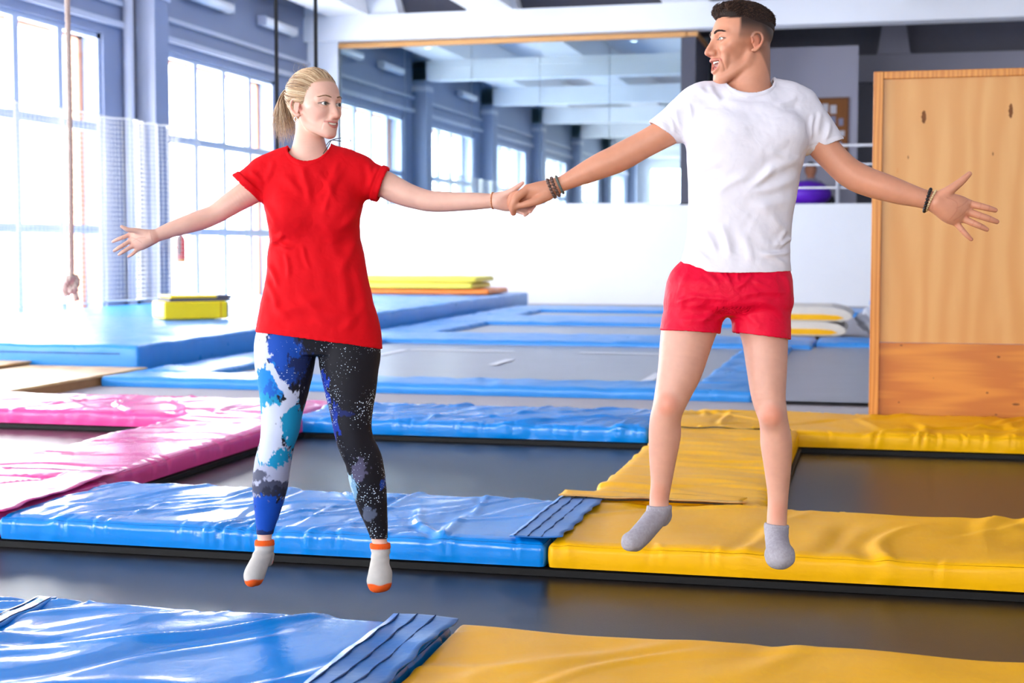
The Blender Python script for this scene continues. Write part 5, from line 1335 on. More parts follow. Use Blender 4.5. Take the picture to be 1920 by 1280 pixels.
# socks
M_sock_w = attr_material('grey_orange_socks', 0.85, 0.2, bump=0.4, bscale=900)
for ft, leg, y0, toe in ((w_foot_l, legL, 1012.5, (471, 1084)), (w_foot_r, legR, 1018.5, (711, 1092))):
    full2 = [chain(leg.P[-14:], leg.R[-14:]+0.002, 0.01)]+ft
    lo, hi = bbox(full2, 0.012)
    g = Grid(lo, hi, 0.0026).build(full2); g.a = g.a-0.001
    X, Y, Z = np.meshgrid(*g.ax, indexing='ij', sparse=True)
    tu = (X-CO[0])*cU[0]+(Y-CO[1])*cU[1]+(Z-CO[2])*cU[2]
    g.a = np.maximum(g.a, tu-(640-y0)/FPX*(WD+0.045)).astype(np.float32)
    V, F = surface_nets(g.a, g.lo, g.h); V = smooth_mesh(V, F, 4)
    u_, v_ = uv_of(V, WD); N = normals(V, F)
    c = np.tile(np.array(lin(196, 190, 184)[:3]), (len(V), 1))*(0.95+0.1*vnoise(V, 90, 3))[:, None]
    orr = lin(244, 96, 32)
    c = mixc(c, orr, sst(y0+13.5, y0+12, v_)*sst(y0-2, y0+0.5, v_)); ty = toe[1]
    c = mixc(c, orr, sst(ty-1.5, ty+0.5, v_+1.5*np.sin(u_*0.2)))
    dh = np.linalg.norm(V-at(*( (503, 1050, WD+0.085) if y0 < 1015 else (717, 1058, WD+0.09))), axis=1); c = mixc(c, orr, sst(0.022, 0.018, dh))
    rib = 0.0005*np.sin(u_*1.6)*sst(y0+14, y0+10, v_)
    V = V+N*(rib+0.0012*sst(y0+13, y0+12, v_)+0.001*np.sin(v_*0.5+u_*0.1)*sst(y0+14, y0+20, v_)*sst(y0+44, y0+30, v_))[:, None]
    part('sock', V, F, M_sock_w, w_base, woman, c)

# blonde hair: cap, swept strands, ponytail
rng = np.random.default_rng(5)
M_hair_w = attr_material('blonde_hair', 0.42, 0.5)
capP = [ell((0, 0.012, 0.036), (0.0765, 0.0945, 0.0835), 0.0), ell((0, 0.055, -0.02), (0.050, 0.034, 0.045), 0.02), ell((0, -0.083, -0.022), (0.085, 0.070, 0.100), 0.004, 's'), ell((0, -0.02, -0.075), (0.2, 0.062, 0.078), 0.006, 's')]
for s in (-1, 1): capP.append(ell((s*0.085, 0.014, -0.014), (0.03, 0.026, 0.030), 0.004, 's'))
V, F = polygonise(capP, (-0.1, -0.1, -0.1), (0.1, 0.13, 0.13), 0.0026, 2)
base_h = np.array(lin(196, 160, 122)[:3]); dk = np.array(lin(138, 104, 76)[:3]); lt = np.array(lin(232, 206, 170)[:3])
c = np.tile(base_h*0.8, (len(V), 1)); hairparts = [(V, F, c)]
TIE = np.array([0.0, 0.112, 0.052]); Cc = np.array([0, 0.012, 0.034]); Rr = np.array([0.0785, 0.0965, 0.0855])
line = np.array([(0.0, -0.076, 0.083), (0.022, -0.073, 0.081), (0.040, -0.062, 0.072), (0.054, -0.050, 0.058), (0.063, -0.038, 0.042), (0.069, -0.028, 0.022), (0.071, -0.018, 0.004), (0.071, 0.000, 0.020), (0.072, 0.022, 0.020), (0.070, 0.036, 0.0), (0.066, 0.044, -0.024), (0.052, 0.062, -0.050), (0.030, 0.074, -0.062), (0.0, 0.080, -0.066)])
def strand(p0, lift, jit, n=12):
    d0 = (p0-Cc)/Rr; d0 /= np.linalg.norm(d0); d1 = (TIE-Cc)/Rr; d1 /= np.linalg.norm(d1)
    om = math.acos(np.clip(d0@d1, -1, 1)); out = []
    for t in np.linspace(0, 1, n):
        d = (math.sin((1-t)*om)*d0+math.sin(t*om)*d1)/max(math.sin(om), 1e-6)
        r = 0.985+lift*math.sin(t*math.pi)**0.8+0.03*min(1, t*5)+0.012*t
        out.append(Cc+d*Rr*r+jit*math.sin(t*math.pi))
    return np.array(out)
paths, cols = [], []
def addstrand(pts, r0, r1, colv, mid=1.0):
    t = np.linspace(0, 1, len(pts)); r = (r0*(1-t)+r1*t)*(0.55+0.45*np.sin(np.clip(t*1.2+0.15, 0, 1)*math.pi)*mid)
    paths.append((pts, np.maximum(r, 0.0002))); cols.append(np.tile(colv, (len(pts)*5, 1)))
for k in range(1900):
    t = rng.uniform(0, len(line)-1.001); i = int(t); p = line[i]*(1-(t-i))+line[i+1]*(t-i); p = p*np.array([rng.choice([-1, 1]), 1, 1])
    inn = rng.uniform(0, 0.85)**1.5
    p = p+(TIE-p)*inn*0.6
    d = (p-Cc)/Rr; p = Cc+d/np.linalg.norm(d)*Rr
    a = rng.uniform(0, 1); col = base_h*(0.75+0.5*rng.uniform())*(1-0.0) if a < 0.55 else (dk*1.05 if a < 0.72 else lt*rng.uniform(0.8, 1.05))
    addstrand(strand(p, rng.uniform(0.005, 0.05)*(1.5 if p[2] > 0.05 else 0.7), rng.normal(0, 0.0022, 3)), rng.uniform(0.0006, 0.0013), 0.0010, col)
for k in range(520):
    th = rng.uniform(0, 2*math.pi); q = rng.uniform(0, 1)**0.6
    p0 = TIE+np.array([0.010*q*math.cos(th), 0.004, 0.010*q*math.sin(th)])
    L = rng.uniform(0.7, 1.1); sp_ = rng.normal(0, 1, 3); yb = rng.uniform(-0.030, 0.062)
    pts = [p0, p0+np.array([0.004*sp_[0], 0.024+0.004*sp_[1], 0.010-0.004*q]), p0+np.array([0.010*sp_[0], 0.040+0.45*yb*0.6, -0.028*L]), p0+np.array([0.013*sp_[0]+0.004, 0.042+0.75*yb, -0.075*L]), p0+np.array([0.017*sp_[0]+0.008, 0.036+1.0*yb+0.006*sp_[1], -(0.105+0.022*rng.uniform())*L]), p0+np.array([0.020*sp_[0]+0.012, 0.030+1.15*yb+0.010*sp_[1], -(0.135+0.03*rng.uniform())*L])]
    a = rng.uniform(0, 1); col = base_h*(0.7+0.5*rng.uniform()) if a < 0.5 else (dk*rng.uniform(0.8, 1.1) if a < 0.75 else lt*rng.uniform(0.8, 1.0))
    addstrand(catmull(pts, 4), rng.uniform(0.0009, 0.0018), 0.0003, col)
for k in range(26):   # fly-aways
    x = rng.uniform(-0.05, 0.05); y = rng.uniform(-0.05, 0.06); p0 = np.array([x, y, 0.105])
    addstrand(catmull([p0, p0+np.array([rng.normal(0, 0.006), 0.012, 0.012]), p0+np.array([rng.normal(0, 0.012), 0.018+rng.normal(0, 0.012), rng.uniform(0.015, 0.045)])], 4), 0.0005, 0.0002, lt)
V, F = tubes_mesh(paths, 5); hairparts.append((V, F, np.concatenate(cols)))
V, F, c = join(hairparts)
part('hair', tw(V), F, M_hair_w, w_base, woman, c)
V, F = tubes_mesh([([TIE+np.array([0.0125*math.cos(q), 0.006+0.004*k, 0.0125*math.sin(q)]) for q in np.linspace(0, 2*math.pi, 25)], [0.0032]*25) for k in (-1, 0, 1)], 6)
part('hair_tie', tw(V), F, mat('dark_elastic', lin(34, 34, 46), 0.7, 0.2, noise=0.1), w_base, woman)

# jewellery
M_silver = mat('silver', lin(215, 215, 220), 0.15, 0.5, metal=1.0, noise=0.02)
V, F = tubes_mesh([([np.array([-0.0765, 0.010+0.0075*math.sin(q), -0.050+0.0075*math.cos(q)]) for q in np.linspace(0, 2*math.pi, 25)], [0.0014]*25)], 6)
o = part('earring', tw(V)-w_base, F, M_silver, np.zeros(3), None); o.location = w_base; tag(o, 'small silver hoop earring in the woman\'s ear', 'earring')
V, F = beads(at(924.5, 376, HD+0.012), cR*1.0+cF*(-0.25), rm(14.6, HD), 0.0034, 32)
o = part('bracelet', V-w_base, F, mat('rose_gold', lin(226, 160, 120), 0.25, 0.5, metal=0.8, noise=0.05), np.zeros(3), None); o.location = w_base; tag(o, 'thin rose gold bead bracelet on the woman\'s wrist', 'bracelet')
cord = catmull([at(600, 283, WD+0.045), at(612, 272, WD+0.03), at(620, 263.5, WD-0.02), at(640, 258.8, WD-0.05), at(656, 262, WD-0.06), at(656, 265, WD-0.07), at(640, 264.8, WD-0.085), at(624, 262.5, WD-0.09), at(619, 266, WD-0.09), at(616, 273, WD-0.085), at(606, 288, WD-0.075)], 6)
V, F = tubes_mesh([(cord, [0.0013]*len(cord))], 6)
o = part('necklace', V-w_base, F, mat('black_cord_necklace', lin(24, 26, 34), 0.6, 0.3, noise=0.05), np.zeros(3), None); o.location = w_base; tag(o, 'black cord necklace bouncing up beside the woman\'s chin', 'necklace')
# ------------------------------------------------------------------ the man
MD = 4.8
SKM = lin(214, 148, 118)
M_skin_m = attr_material('skin_tan', 0.46, 0.42, sss=0.10, bump=0.08, bscale=450)
m_base = at(1350, 1190, MD); m_base[2] = 0.0
mh_c = at(1390, 80, MD); mh_R = head_frame(math.radians(-73), math.radians(1), math.radians(0)); mh_s = 1.04
m_neck = [(at(1417, 96, MD+0.0), rm(27, MD)), (at(1411, 122, MD+0.0), rm(33, MD)), (at(1407, 146, MD), rm(37, MD)), (at(1404, 168, MD+0.005), rm(40, MD)), (at(1402, 184, MD+0.008), rm(43, MD)), (at(1402, 215, MD+0.01), rm(48, MD))]
m_sh = [(at(1335, 206, MD), rm(26, MD)), (at(1380, 192, MD), rm(28, MD)), (at(1430, 192, MD), rm(28, MD)), (at(1470, 206, MD), rm(26, MD))]
M_HV = build_head(True, mh_c, mh_R, mh_s, m_neck, SKM, m_sh)
# viewer-left arm (holds her hand)
ma_l = [(1330, 200, MD+0.01, 38), (1290, 222, MD, 32), (1245, 250, MD+0.0, 27), (1205, 272, MD+0.015, 25.5), (1170, 291, MD+0.03, 26.5), (1152, 300, MD+0.035, 26), (1130, 309, MD+0.04, 24.5), (1106, 320, MD+0.05, 21.8), (1078, 333, MD+0.06, 17.5), (1053, 345, MD+0.068, 14.3), (1040, 350.5, MD+0.07, 14.3)]
hm = HD-0.034
mh_l = hand((1046, 348, hm+0.004, 14.6), [(990, 354.5, hm), (992, 364, hm+0.006), (996, 371, hm+0.014), (1002, 377, hm+0.022)],
            [[(968, 371, hm-0.014), (961.5, 387, hm-0.008), (962.5, 399, hm+0.006)], [(965, 366, hm+0.008), (957.5, 378, hm+0.014), (958, 390, hm+0.022)], [(972, 372, hm+0.030), (962, 382, hm+0.040), (962, 390, hm+0.046)], [(980, 380, hm+0.040), (972, 386, hm+0.050), (968, 390, hm+0.054)]],
            [(1026, 366, hm-0.004), (1008, 376, hm-0.014), (990, 381.5, hm-0.016), (970, 387, hm-0.012)], [6.4, 7.6, 7.4, 7.0, 6.0], palm_r=[12, 13, 13, 12])
# viewer-right arm, open palm
ma_r = [(1470, 205, MD+0.01, 40), (1515, 240, MD, 33), (1550, 282, MD-0.01, 27.5), (1582, 315, MD-0.02, 27), (1607, 332, MD-0.03, 27.5), (1633, 343, MD-0.04, 26.5), (1660, 351.5, MD-0.05, 25.2), (1690, 361, MD-0.06, 22.5), (1718, 369, MD-0.07, 19), (1738, 374.5, MD-0.075, 17.6), (1750, 377, MD-0.08, 18)]
hp = MD-0.085
mh_r = hand((1750, 377, hp, 18), [(1818, 382, hp), (1815, 397, hp), (1806, 410, hp+0.003), (1793, 418, hp+0.006)],
            [[(1836, 386, hp-0.010), (1852, 390, hp-0.012), (1866, 394, hp-0.008)], [(1836, 404, hp-0.010), (1854, 410, hp-0.012), (1869, 415.5, hp-0.008)], [(1824, 418, hp-0.008), (1838, 424, hp-0.010), (1850, 430, hp-0.006)], [(1804, 431, hp), (1812, 440, hp-0.002), (1821, 448.5, hp)]],
            [(1768, 366, hp-0.008), (1787, 352, hp-0.014), (1803, 339.5, hp-0.016), (1817.5, 326, hp-0.014)], [6.6, 6.3, 6.5, 6.0, 5.2], palm_r=[16, 16, 16, 15])
m_parts = [M_HV]
for pr, reds in (([arm_chain(ma_l)]+mh_l, [(962, 399, hm), (970, 387, hm), (988, 353, hm), (966, 371, hm), (1160, 320, MD)]), ([arm_chain(ma_r)]+mh_r, [(1817, 326, hp), (1866, 394, hp), (1869, 415, hp), (1850, 430, hp), (1820, 448, hp), (1770, 362, hp), (1805, 392, hp), (1790, 412, hp), (1765, 398, hp), (1810, 405, hp)])):
    lo, hi = bbox(pr); V, F = polygonise(pr, lo, hi, 0.0023, 2)
    c = redden(V, skin_col(V, SKM, 8), reds, SKM, 0.022, 0.5, (1.08, 0.86, 0.86) if pr[0].P[0, 0] > -0.5 else (1.02, 0.8, 0.78))
    if pr[0].P[0, 0] > -0.5: c = crease_shade(V, c, [[(1770, 372), (1782, 376), (1790, 384), (1788, 398), (1778, 412)], [(1812, 376), (1800, 386), (1788, 392)], [(1812, 392), (1800, 404), (1786, 414)], [(1836, 381), (1834, 391)], [(1852, 385), (1850, 395)], [(1837, 398), (1833, 410)], [(1854, 404), (1851, 415)], [(1825, 413), (1820, 422)], [(1839, 419), (1835, 428)], [(1806, 428), (1800, 434)], [(1819, 377), (1815, 388)], [(1742, 362), (1745, 392)]], hp, SKM, 0.0026, 0.5)
    m_parts.append((V, F, c))
# legs
ml_pts = [(1318, 535, MD+0.01, 55), (1303, 580, MD+0.005, 54), (1289, 628, MD, 50), (1276, 690, MD-0.015, 42), (1265, 726, MD-0.025, 35.5), (1253, 764, MD-0.03, 29.5), (1247.5, 788, MD-0.015, 29.3), (1246.5, 815, MD+0.0, 30), (1243, 855, MD+0.02, 26), (1240, 902, MD+0.04, 20), (1236, 935, MD+0.05, 18.2), (1236, 955, MD+0.05, 18.5)]
mr_pts = [(1418, 535, MD+0.01, 55), (1426, 580, MD+0.005, 50), (1434, 634, MD, 43), (1437.5, 686, MD-0.015, 38), (1441, 742, MD-0.028, 32), (1449.5, 783, MD-0.03, 27.2), (1453, 805, MD-0.015, 27.6), (1455.5, 832, MD+0.0, 29.3), (1458, 876, MD+0.02, 25.2), (1458.7, 930, MD+0.045, 19.2), (1456.6, 975, MD+0.055, 18.6), (1456, 992, MD+0.055, 19)]
m_foot_l = foot([[(1236, 948, MD+0.05, 18.8), (1230, 966, MD+0.035, 20), (1212, 988, MD-0.01, 19), (1193, 1009, MD-0.05, 18.5), (1184, 1017, MD-0.065, 15.5)], [(1240, 952, MD+0.06, 17), (1246, 966, MD+0.075, 13.5), (1243, 974, MD+0.078, 12)], [(1228, 975, MD+0.04, 17), (1206, 1002, MD-0.01, 17), (1192, 1018, MD-0.045, 14.5)], [(1178, 1012, MD-0.06, 12), (1176, 1019, MD-0.06, 10)]])
m_foot_r = foot([[(1456, 984, MD+0.055, 19.5), (1456, 1000, MD+0.045, 21), (1458, 1020, MD+0.0, 22), (1462, 1040, MD-0.05, 23), (1464, 1048, MD-0.07, 16)], [(1456, 990, MD+0.07, 17), (1456, 1008, MD+0.085, 15)], [(1472, 1040, MD-0.05, 18), (1475, 1046, MD-0.06, 15)], [(1449, 1040, MD-0.045, 14.5), (1452, 1050, MD-0.055, 13.5), (1466, 1054, MD-0.06, 10.5)]])
mlegL, mlegR = arm_chain(ml_pts, 0.012), arm_chain(mr_pts, 0.012)
# knee caps and calf relief
kn_ = [ell(at(1254, 758, MD-0.062), (0.030, 0.026, 0.036), 0.02), ell(at(1447, 778, MD-0.062), (0.030, 0.026, 0.036), 0.02)]
pr = [mlegL, mlegR]+kn_
lo, hi = bbox(pr); V, F = polygonise(pr, lo, hi, 0.0034, 2)
c = skin_col(V, lin(218, 164, 144), 12); c = redden(V, c, [(1250, 758, MD-0.08), (1447, 778, MD-0.08)], SKM, 0.05, 0.6, (1.02, 0.72, 0.68)); c = redden(V, c, [(1232, 930, MD), (1460, 965, MD)], SKM, 0.06, 0.4)
m_parts.append((V, F, c))
m_rows = [(150, 1368, 1440, 0.045, 0.005), (165, 1343, 1464, 0.072, 0.002), (182, 1320, 1484, 0.090, 0.0), (200, 1304, 1498, 0.098, 0.0), (225, 1292, 1508, 0.112, -0.004), (255, 1286, 1513, 0.122, -0.006), (275, 1287, 1513, 0.125, -0.006), (300, 1287.5, 1506, 0.125, -0.004), (330, 1290, 1499, 0.120, 0.0), (380, 1291, 1491, 0.112, 0.004), (430, 1289.5, 1484, 0.108, 0.006), (462, 1284.5, 1481, 0.108, 0.006), (492, 1276, 1483, 0.114, 0.006), (525, 1272, 1484, 0.118, 0.006)]
m_tor = [loft(rows_px(m_rows[4:13], MD, 0.93), AXS, CO+cF*MD, 0.02)]
lo, hi = bbox(m_tor); V, F = polygonise(m_tor, lo, hi, 0.006, 2); m_parts.append((V, F, skin_col(V, SKM)))
V, F, c = join(m_parts)
man = mesh_np('person', V-m_base, F, M_skin_m); add_color(man, c); man.location = m_base
tag(man, 'laughing dark-haired man in white t-shirt and red shorts jumping', 'person')
twm = to_world(mh_c, mh_R, mh_s)
face_details(True, twm, m_base, man, (0.0, -1, -0.05), lin(52, 34, 28), lin(84, 92, 88), (M_HV[0]-mh_c)@mh_R/mh_s)

# white t-shirt
msl_l = group([chain([at(1325, 196, MD), at(1290, 214, MD), at(1262, 234, MD), at(1215, 268, MD)], [rm(40, MD), rm(38, MD), rm(33, MD), rm(31, MD)], 0.0)], 0.03)
mcutL = plane_cut(at(1244, 248, MD), cR*(-0.59)-cU*0.81, msl_l.lo, msl_l.hi)
msl_r = group([chain([at(1478, 200, MD), at(1513, 228, MD), at(1540, 260, MD), at(1572, 306, MD)], [rm(42, MD), rm(39, MD), rm(35, MD), rm(34, MD)], 0.0)], 0.03)
mcutR = plane_cut(at(1548, 275, MD), cR*0.37-cU*0.93, msl_r.lo, msl_r.hi)
mtor = loft(rows_px(m_rows, MD), AXS, CO+cF*MD, 0.0)
mtor_e = loft(rows_px(m_rows+[(600, 1270, 1486, 0.115, 0.006)], MD), AXS, CO+cF*MD, 0.0)
myoke = [chain([at(1376, 166, MD+0.01), at(1340, 176, MD+0.005), at(1310, 192, MD)], [rm(17, MD), rm(23, MD), rm(32, MD)], 0.03), chain([at(1438, 162, MD+0.01), at(1468, 175, MD+0.005), at(1498, 196, MD)], [rm(17, MD), rm(23, MD), rm(32, MD)], 0.03)]
mcollar = neckline(1405, 47, 145, 38, MD, -0.09)
# curved hem: dips at the front centre
mhem = ell(at(1385, 150, MD), (0.9, 0.9, rm(365, MD)), 0.0, 'i'); mhem.lo, mhem.hi = mtor.lo-0.1, mtor.hi+0.1
pecs = [ell(at(1348, 248, MD-0.068), (0.085, 0.046, 0.06), 0.06), ell(at(1450, 248, MD-0.068), (0.085, 0.046, 0.06), 0.06)]
mcut = [mtor, *pecs, *myoke, group([msl_l.prims[0], mcutL], 0.03), group([msl_r.prims[0], mcutR], 0.03), mhem]
mfull = [mtor_e, *pecs, *myoke, msl_l, msl_r]
lo, hi = bbox([mtor, msl_l, msl_r], 0.015)
V, F = shell(mcut, mfull, 0.0065, lo, hi, 0.0033, 4, [mcollar])
N = normals(V, F)
mf = [(1300, 165, 1350, 200, 7, 2.4), (1325, 160, 1345, 200, 6, 1.8), (1340, 195, 1440, 205, 8, 1.6), (1440, 205, 1490, 190, 6, 1.8), (1400, 335, 1330, 372, 7, 1.3), (1505, 300, 1400, 350, 9, 2.2), (1500, 330, 1380, 370, 8, 1.8), (1440, 320, 1390, 360, 6, 2.0), (1480, 300, 1420, 290, 8, 1.6), (1495, 380, 1400, 400, 12, 1.6), (1395, 375, 1470, 450, 10, 1.8), (1470, 430, 1440, 470, 5, 2.2), (1486, 445, 1450, 470, 4, 2.8), (1484, 472, 1410, 478, 4, 2.2), (1340, 420, 1360, 490, 7, 2.2), (1310, 430, 1335, 480, 6, 1.8), (1290, 455, 1330, 500, 6, 1.8), (1380, 440, 1400, 500, 8, 1.4), (1300, 330, 1350, 310, 7, 1.2), (1535, 210, 1525, 260, 5, 1.8), (1550, 230, 1535, 275, 5, 1.8), (1520, 215, 1512, 270, 4, 2.4), (1262, 205, 1275, 250, 5, 1.8), (1285, 195, 1290, 250, 4.5, 2.0), (1250, 220, 1262, 258, 4, 1.6), (1420, 480, 1470, 500, 5, 1.6)]
D = body_folds(V, N, MD, mf)+0.004*(vnoise(V, 12, 19, 2)-0.5)+0.0015*(vnoise(V, 45, 15, 2)-0.5)
D *= 1.6
D += trim_detail(V, N, mcollar, MD, [(mcutL, 0.085), (mcutR, 0.085)], band=0.011)
V = V+N*D[:, None]
M_whiteT = fabric('white_cotton', lin(230, 226, 236), 0.85, 900, 0.2, 0.02, 0.0, 0.25, 16)
sh = part('t_shirt', V, F, M_whiteT, m_base, man)
# ribbed collar band
ring_ = []
for q in np.linspace(0, 2*math.pi, 61):
    a, b = math.cos(q), math.sin(q)
    ring_.append((a, b))

# red shorts
s_hip = loft(rows_px([(470, 1292, 1470, 0.094, 0.006), (490, 1284, 1474, 0.094, 0.006), (506, 1268, 1479, 0.099, 0.006), (518, 1260, 1482, 0.110, 0.006), (530, 1254, 1483, 0.124, 0.006), (552, 1252, 1483, 0.126, 0.006), (575, 1255, 1480, 0.118, 0.006), (592, 1290, 1450, 0.07, 0.01)], MD), AXS, CO+cF*MD, 0.0)
s_l = chain([at(1312, 540, MD), at(1304, 575, MD), at(1297, 605, MD-0.003), at(1288, 665, MD-0.01)], [rm(58, MD), rm(57, MD), rm(56, MD), rm(58, MD)], 0.025)
s_r = chain([at(1424, 540, MD), at(1427, 575, MD), at(1427, 605, MD-0.003), at(1429, 670, MD-0.01)], [rm(58, MD), rm(56, MD), rm(54.5, MD), rm(56, MD)], 0.025)
cl = plane_cut(at(1292, 622, MD), -(cU+cR*0.06), s_l.lo, s_l.hi); cr = plane_cut(at(1426, 630, MD), -(cU+cR*0.125), s_r.lo, s_r.hi)
lo, hi = bbox([s_hip, s_l, s_r], 0.012)
crease = [chain([at(1367, 600, MD-0.12), at(1366, 560, MD-0.135)], [0.012, 0.002], 0.02, 's')]
top_c = plane_cut(at(1380, 478, MD), cU, lo, hi)
V, F = shell([s_hip, group([s_l, cl], 0.025), group([s_r, cr], 0.025), *crease, top_c], [s_hip, s_l, s_r, *crease], 0.0065, lo, hi, 0.0031, 4)
N = normals(V, F)
sf = [(1366, 560, 1270, 550, 5, 2.0), (1366, 560, 1475, 552, 5, 2.0), (1366, 545, 1330, 505, 4, 2.0), (1366, 545, 1405, 510, 4, 2.0), (1360, 530, 1350, 500, 3, 2.2), (1372, 530, 1380, 502, 3, 2.2), (1340, 590, 1260, 600, 7, 2.4), (1355, 570, 1300, 615, 7, 2.2), (1380, 580, 1420, 620, 7, 2.0), (1400, 560, 1470, 600, 7, 1.8), (1290, 505, 1265, 560, 5, 2.2), (1280, 520, 1262, 600, 5, 1.8), (1460, 510, 1475, 560, 5, 2.0), (1440, 520, 1470, 500, 4, 1.6), (1310, 510, 1340, 540, 4, 1.6), (1400, 525, 1440, 545, 4, 1.4), (1260, 570, 1300, 560, 4, 1.4)]
D = body_folds(V, N, MD, sf)+0.005*(vnoise(V, 16, 29, 2)-0.5)+0.002*(vnoise(V, 55, 25, 2)-0.5)
V = V+N*D[:, None]
M_shorts = fabric('red_nylon', lin(224, 0, 50), 0.55, 900, 0.1, 0.05, 0.0, 0.4, 26)
part('shorts', V, F, M_shorts, m_base, man)

# socks
M_sock_m = attr_material('grey_marl_socks', 0.9, 0.2, bump=0.5, bscale=700)
for ft, leg, pc, nrm in ((m_foot_l, mlegL, (1236, 948), cU+cR*0.0), (m_foot_r, mlegR, (1456, 983), cU-cR*(-0.10))):
    pr = [chain(leg.P[-12:], leg.R[-12:]+0.0025, 0.01)]+ft
    lo, hi = bbox(pr, 0.012); g = Grid(lo, hi, 0.0026).build(pr); g.a = g.a-0.001
    g.add(plane_cut(at(pc[0], pc[1], MD+0.05), nrm, lo, hi))
    V, F = surface_nets(g.a, g.lo, g.h); V = smooth_mesh(V, F, 4); N = normals(V, F); u_, v_ = uv_of(V, MD)
    c = np.tile(np.array(lin(168, 164, 174)[:3]), (len(V), 1))*(0.82+0.36*vnoise(V, 190, 3, 2))[:, None]
    cuff = sst(pc[1]+11, pc[1]+9, v_)
    V = V+N*(0.0013*cuff+0.0005*np.sin(u_*1.7)*cuff+0.0012*(vnoise(V, 50, 7, 2)-0.5))[:, None]
    part('sock', V, F, M_sock_m, m_base, man, c)

# short dark hair, longer on top
rng = np.random.default_rng(8); paths, cols = [], []
M_hair_m = attr_material('brown_hair', 0.6, 0.3)
capP = [ell((0, 0.014, 0.048), (0.0745, 0.0925, 0.0800), 0.0), ell((0, -0.050, 0.088), (0.050, 0.040, 0.030), 0.02), ell((0, -0.090, -0.004), (0.13, 0.062, 0.076), 0.006, 's'), ell((0, 0.02, -0.055), (0.2, 0.16, 0.102), 0.008, 's')]
V, F = polygonise(capP, (-0.1, -0.12, -0.06), (0.1, 0.13, 0.15), 0.0026, 2); dkb = np.array(lin(46, 31, 26)[:3]); mdb = np.array(lin(84, 58, 46)[:3])
hp_ = [(V, F, np.tile(dkb*0.8, (len(V), 1)))]
Cm = np.array([0, 0.014, 0.046]); Rm = np.array([0.074, 0.092, 0.078])
for k in range(7000):
    th = rng.uniform(0, 2*math.pi); ph = math.acos(rng.uniform(0.12, 1)); d = np.array([math.sin(ph)*math.cos(th), math.sin(ph)*math.sin(th), math.cos(ph)])
    p = Cm+d*Rm
    if p[1] < -0.079+0.05*abs(p[0])/0.074 or p[2] < 0.052-0.10*max(0, p[1]-0.02): continue
    fr_ = sst(0.03, -0.07, p[1]); L = 0.010+0.020*fr_*rng.uniform(0.6, 1.2)
    side = abs(d[0]); L *= (1-0.6*side**2); low = sst(0.085, 0.055, p[2]); L *= 1-0.6*low
    flow = np.array([0.25*rng.normal()+0.2*np.sign(p[0])*side+0.25*math.sin(p[1]*90), 0.8-0.75*fr_+0.25*rng.normal(), 0.15+0.6*fr_-0.3*low])
    t1 = p+d*L*0.35+flow*L*0.3; t2 = t1+flow*L*0.6+np.array([0, 0.5*L*fr_, -0.15*L])
    pts = catmull([p-d*0.004, t1, t2], 3)
    col = dkb*(0.7+0.6*rng.uniform()) if rng.uniform() < 0.7 else mdb*rng.uniform(0.8, 1.15)
    paths.append((pts, np.linspace(0.0011, 0.0004, len(pts)))); cols.append(np.tile(col, (len(pts)*4, 1)))
for k in range(2400):
    th = rng.uniform(0, 2*math.pi); ph = math.acos(rng.uniform(-0.75, 1)); d = np.array([math.sin(ph)*math.cos(th), math.sin(ph)*math.sin(th), math.cos(ph)])
    if d[1] > 0.5: continue
    p = np.array([0, -0.050, 0.088])+d*np.array([0.050, 0.040, 0.030]); L = rng.uniform(0.012, 0.024)
    wv = 0.6*math.sin(p[0]*120+1.3); flow = np.array([0.2*rng.normal()+0.35*wv, -0.15+0.2*rng.normal(), 0.75+0.15*rng.normal()]) if d[2] < 0.5 else np.array([0.25*rng.normal()+0.35*wv, 0.55+0.2*rng.normal(), 0.2])
    t1 = p+d*L*0.15+flow*L*0.35; t2 = t1+flow*L*0.35+np.array([0, 0.5*L, 0.1*L])
    pts = catmull([p-d*0.004, t1, t2], 3); col = dkb*(0.7+0.6*rng.uniform()) if rng.uniform() < 0.6 else mdb*rng.uniform(0.8, 1.2)
    paths.append((pts, np.linspace(0.0011, 0.0004, len(pts)))); cols.append(np.tile(col, (len(pts)*4, 1)))
V, F = tubes_mesh(paths, 4); hp_.append((V, F, np.concatenate(cols)))
V, F, c = join(hp_); part('hair', twm(V), F, M_hair_m, m_base, man, c)

# bracelets
def wear(name, V, F, m, label, cat='bracelet', grp=None):
    o = part(name, V-m_base, F, m, np.zeros(3), None); o.location = m_base; return tag(o, label, cat, grp)
axr = at(1750, 377, hp)-at(1718, 369, MD-0.07)
V, F = beads(at(1739, 375.5, MD-0.076), axr, rm(21, MD), 0.0060, 21); wear('bracelet', V, F, mat('black_beads', lin(26, 24, 28), 0.35, 0.5, noise=0.1), 'black bead bracelet on the man\'s open-handed arm')
V, F = beads(at(1745.5, 376.5, MD-0.078), axr+cU*(-0.01), rm(20.3, MD), 0.0042, 28); wear('bracelet', V, F, mat('cream_beads', lin(224, 196, 150), 0.5, 0.4, noise=0.1), 'cream wooden bead bracelet on the man\'s open-handed arm')
axl = at(1040, 350.5, MD+0.07)-at(1078, 333, MD+0.06)
M_bb = mat('brown_beads', lin(104, 80, 72), 0.35, 0.5, noise=0.3, nscale=60)
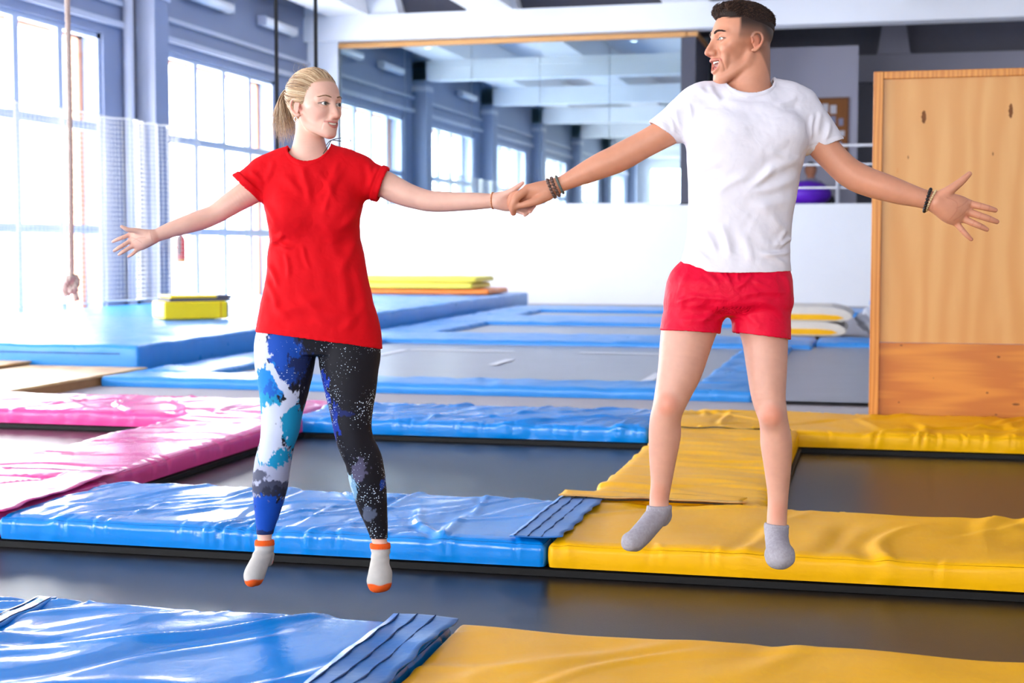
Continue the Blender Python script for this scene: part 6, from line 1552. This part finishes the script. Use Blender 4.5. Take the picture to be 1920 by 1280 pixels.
for i, (x, y) in enumerate(((1033.5, 353), (1041, 350))):
    V, F = beads(at(x, y, MD+0.07), axl, rm(18.0, MD), 0.0062, 17); wear('bracelet', V, F, M_bb, ('brown stone bead bracelet nearest the man\'s clasped hand', 'brown stone bead bracelet beside the grey cord on clasped arm')[i])
V, F = ringtube(at(1049.5, 346.3, MD+0.069), axl, rm(17.2, MD), 0.0042); wear('bracelet', V, F, mat('grey_green_cord', lin(96, 104, 98), 0.7, 0.2, noise=0.2, nscale=80), 'grey-green cord bracelet on the man\'s clasped arm')
# seated person behind the purple ball on the gallery
gd = 34.2
gp = [ell(at(1520, 318, gd), (rm(11, gd), 0.13, rm(15, gd)), 0.0), chain([at(1520, 330, gd), at(1521, 342, gd)], [0.075, 0.08], 0.03), chain([at(1521, 346, gd), at(1521, 375, gd), at(1520, 392, gd)], [0.17, 0.2, 0.2], 0.05),
      chain([at(1506, 345, gd), at(1502, 360, gd-0.1), at(1515, 366, gd-0.3)], [0.07, 0.06, 0.045], 0.03), chain([at(1538, 345, gd), at(1548, 358, gd-0.1), at(1532, 364, gd-0.3)], [0.07, 0.06, 0.045], 0.03), chain([at(1535, 388, gd), at(1556, 372, gd-0.35), at(1560, 392, gd-0.4)], [0.1, 0.085, 0.06], 0.03), chain([at(1508, 388, gd), at(1500, 376, gd-0.3), at(1500, 392, gd-0.4)], [0.1, 0.085, 0.06], 0.03)]
lo, hi = bbox(gp, 0.05); V, F = polygonise(gp, lo, hi, 0.012, 2); u_, v_ = uv_of(V, gd)
c = np.tile(np.array(lin(150, 150, 164)[:3]), (len(V), 1)); c = mixc(c, lin(190, 128, 100), sst(336, 333, v_)); c = mixc(c, lin(30, 26, 28), sst(315, 312, v_)); c = mixc(c, lin(170, 110, 84), sst(0.2, 0.3, -((V-CO)@cF-gd))*sst(372, 368, v_)); c = mixc(c, lin(50, 48, 56), sst(368, 372, v_))
gb = at(1521, 390, gd); gb[2] = 2.16
o = mesh_np('person', V-gb, F, attr_material('gallery_person', 0.7, 0.3)); add_color(o, c); o.location = gb
tag(o, 'person in a grey top sitting behind the purple ball on the gallery', 'person')
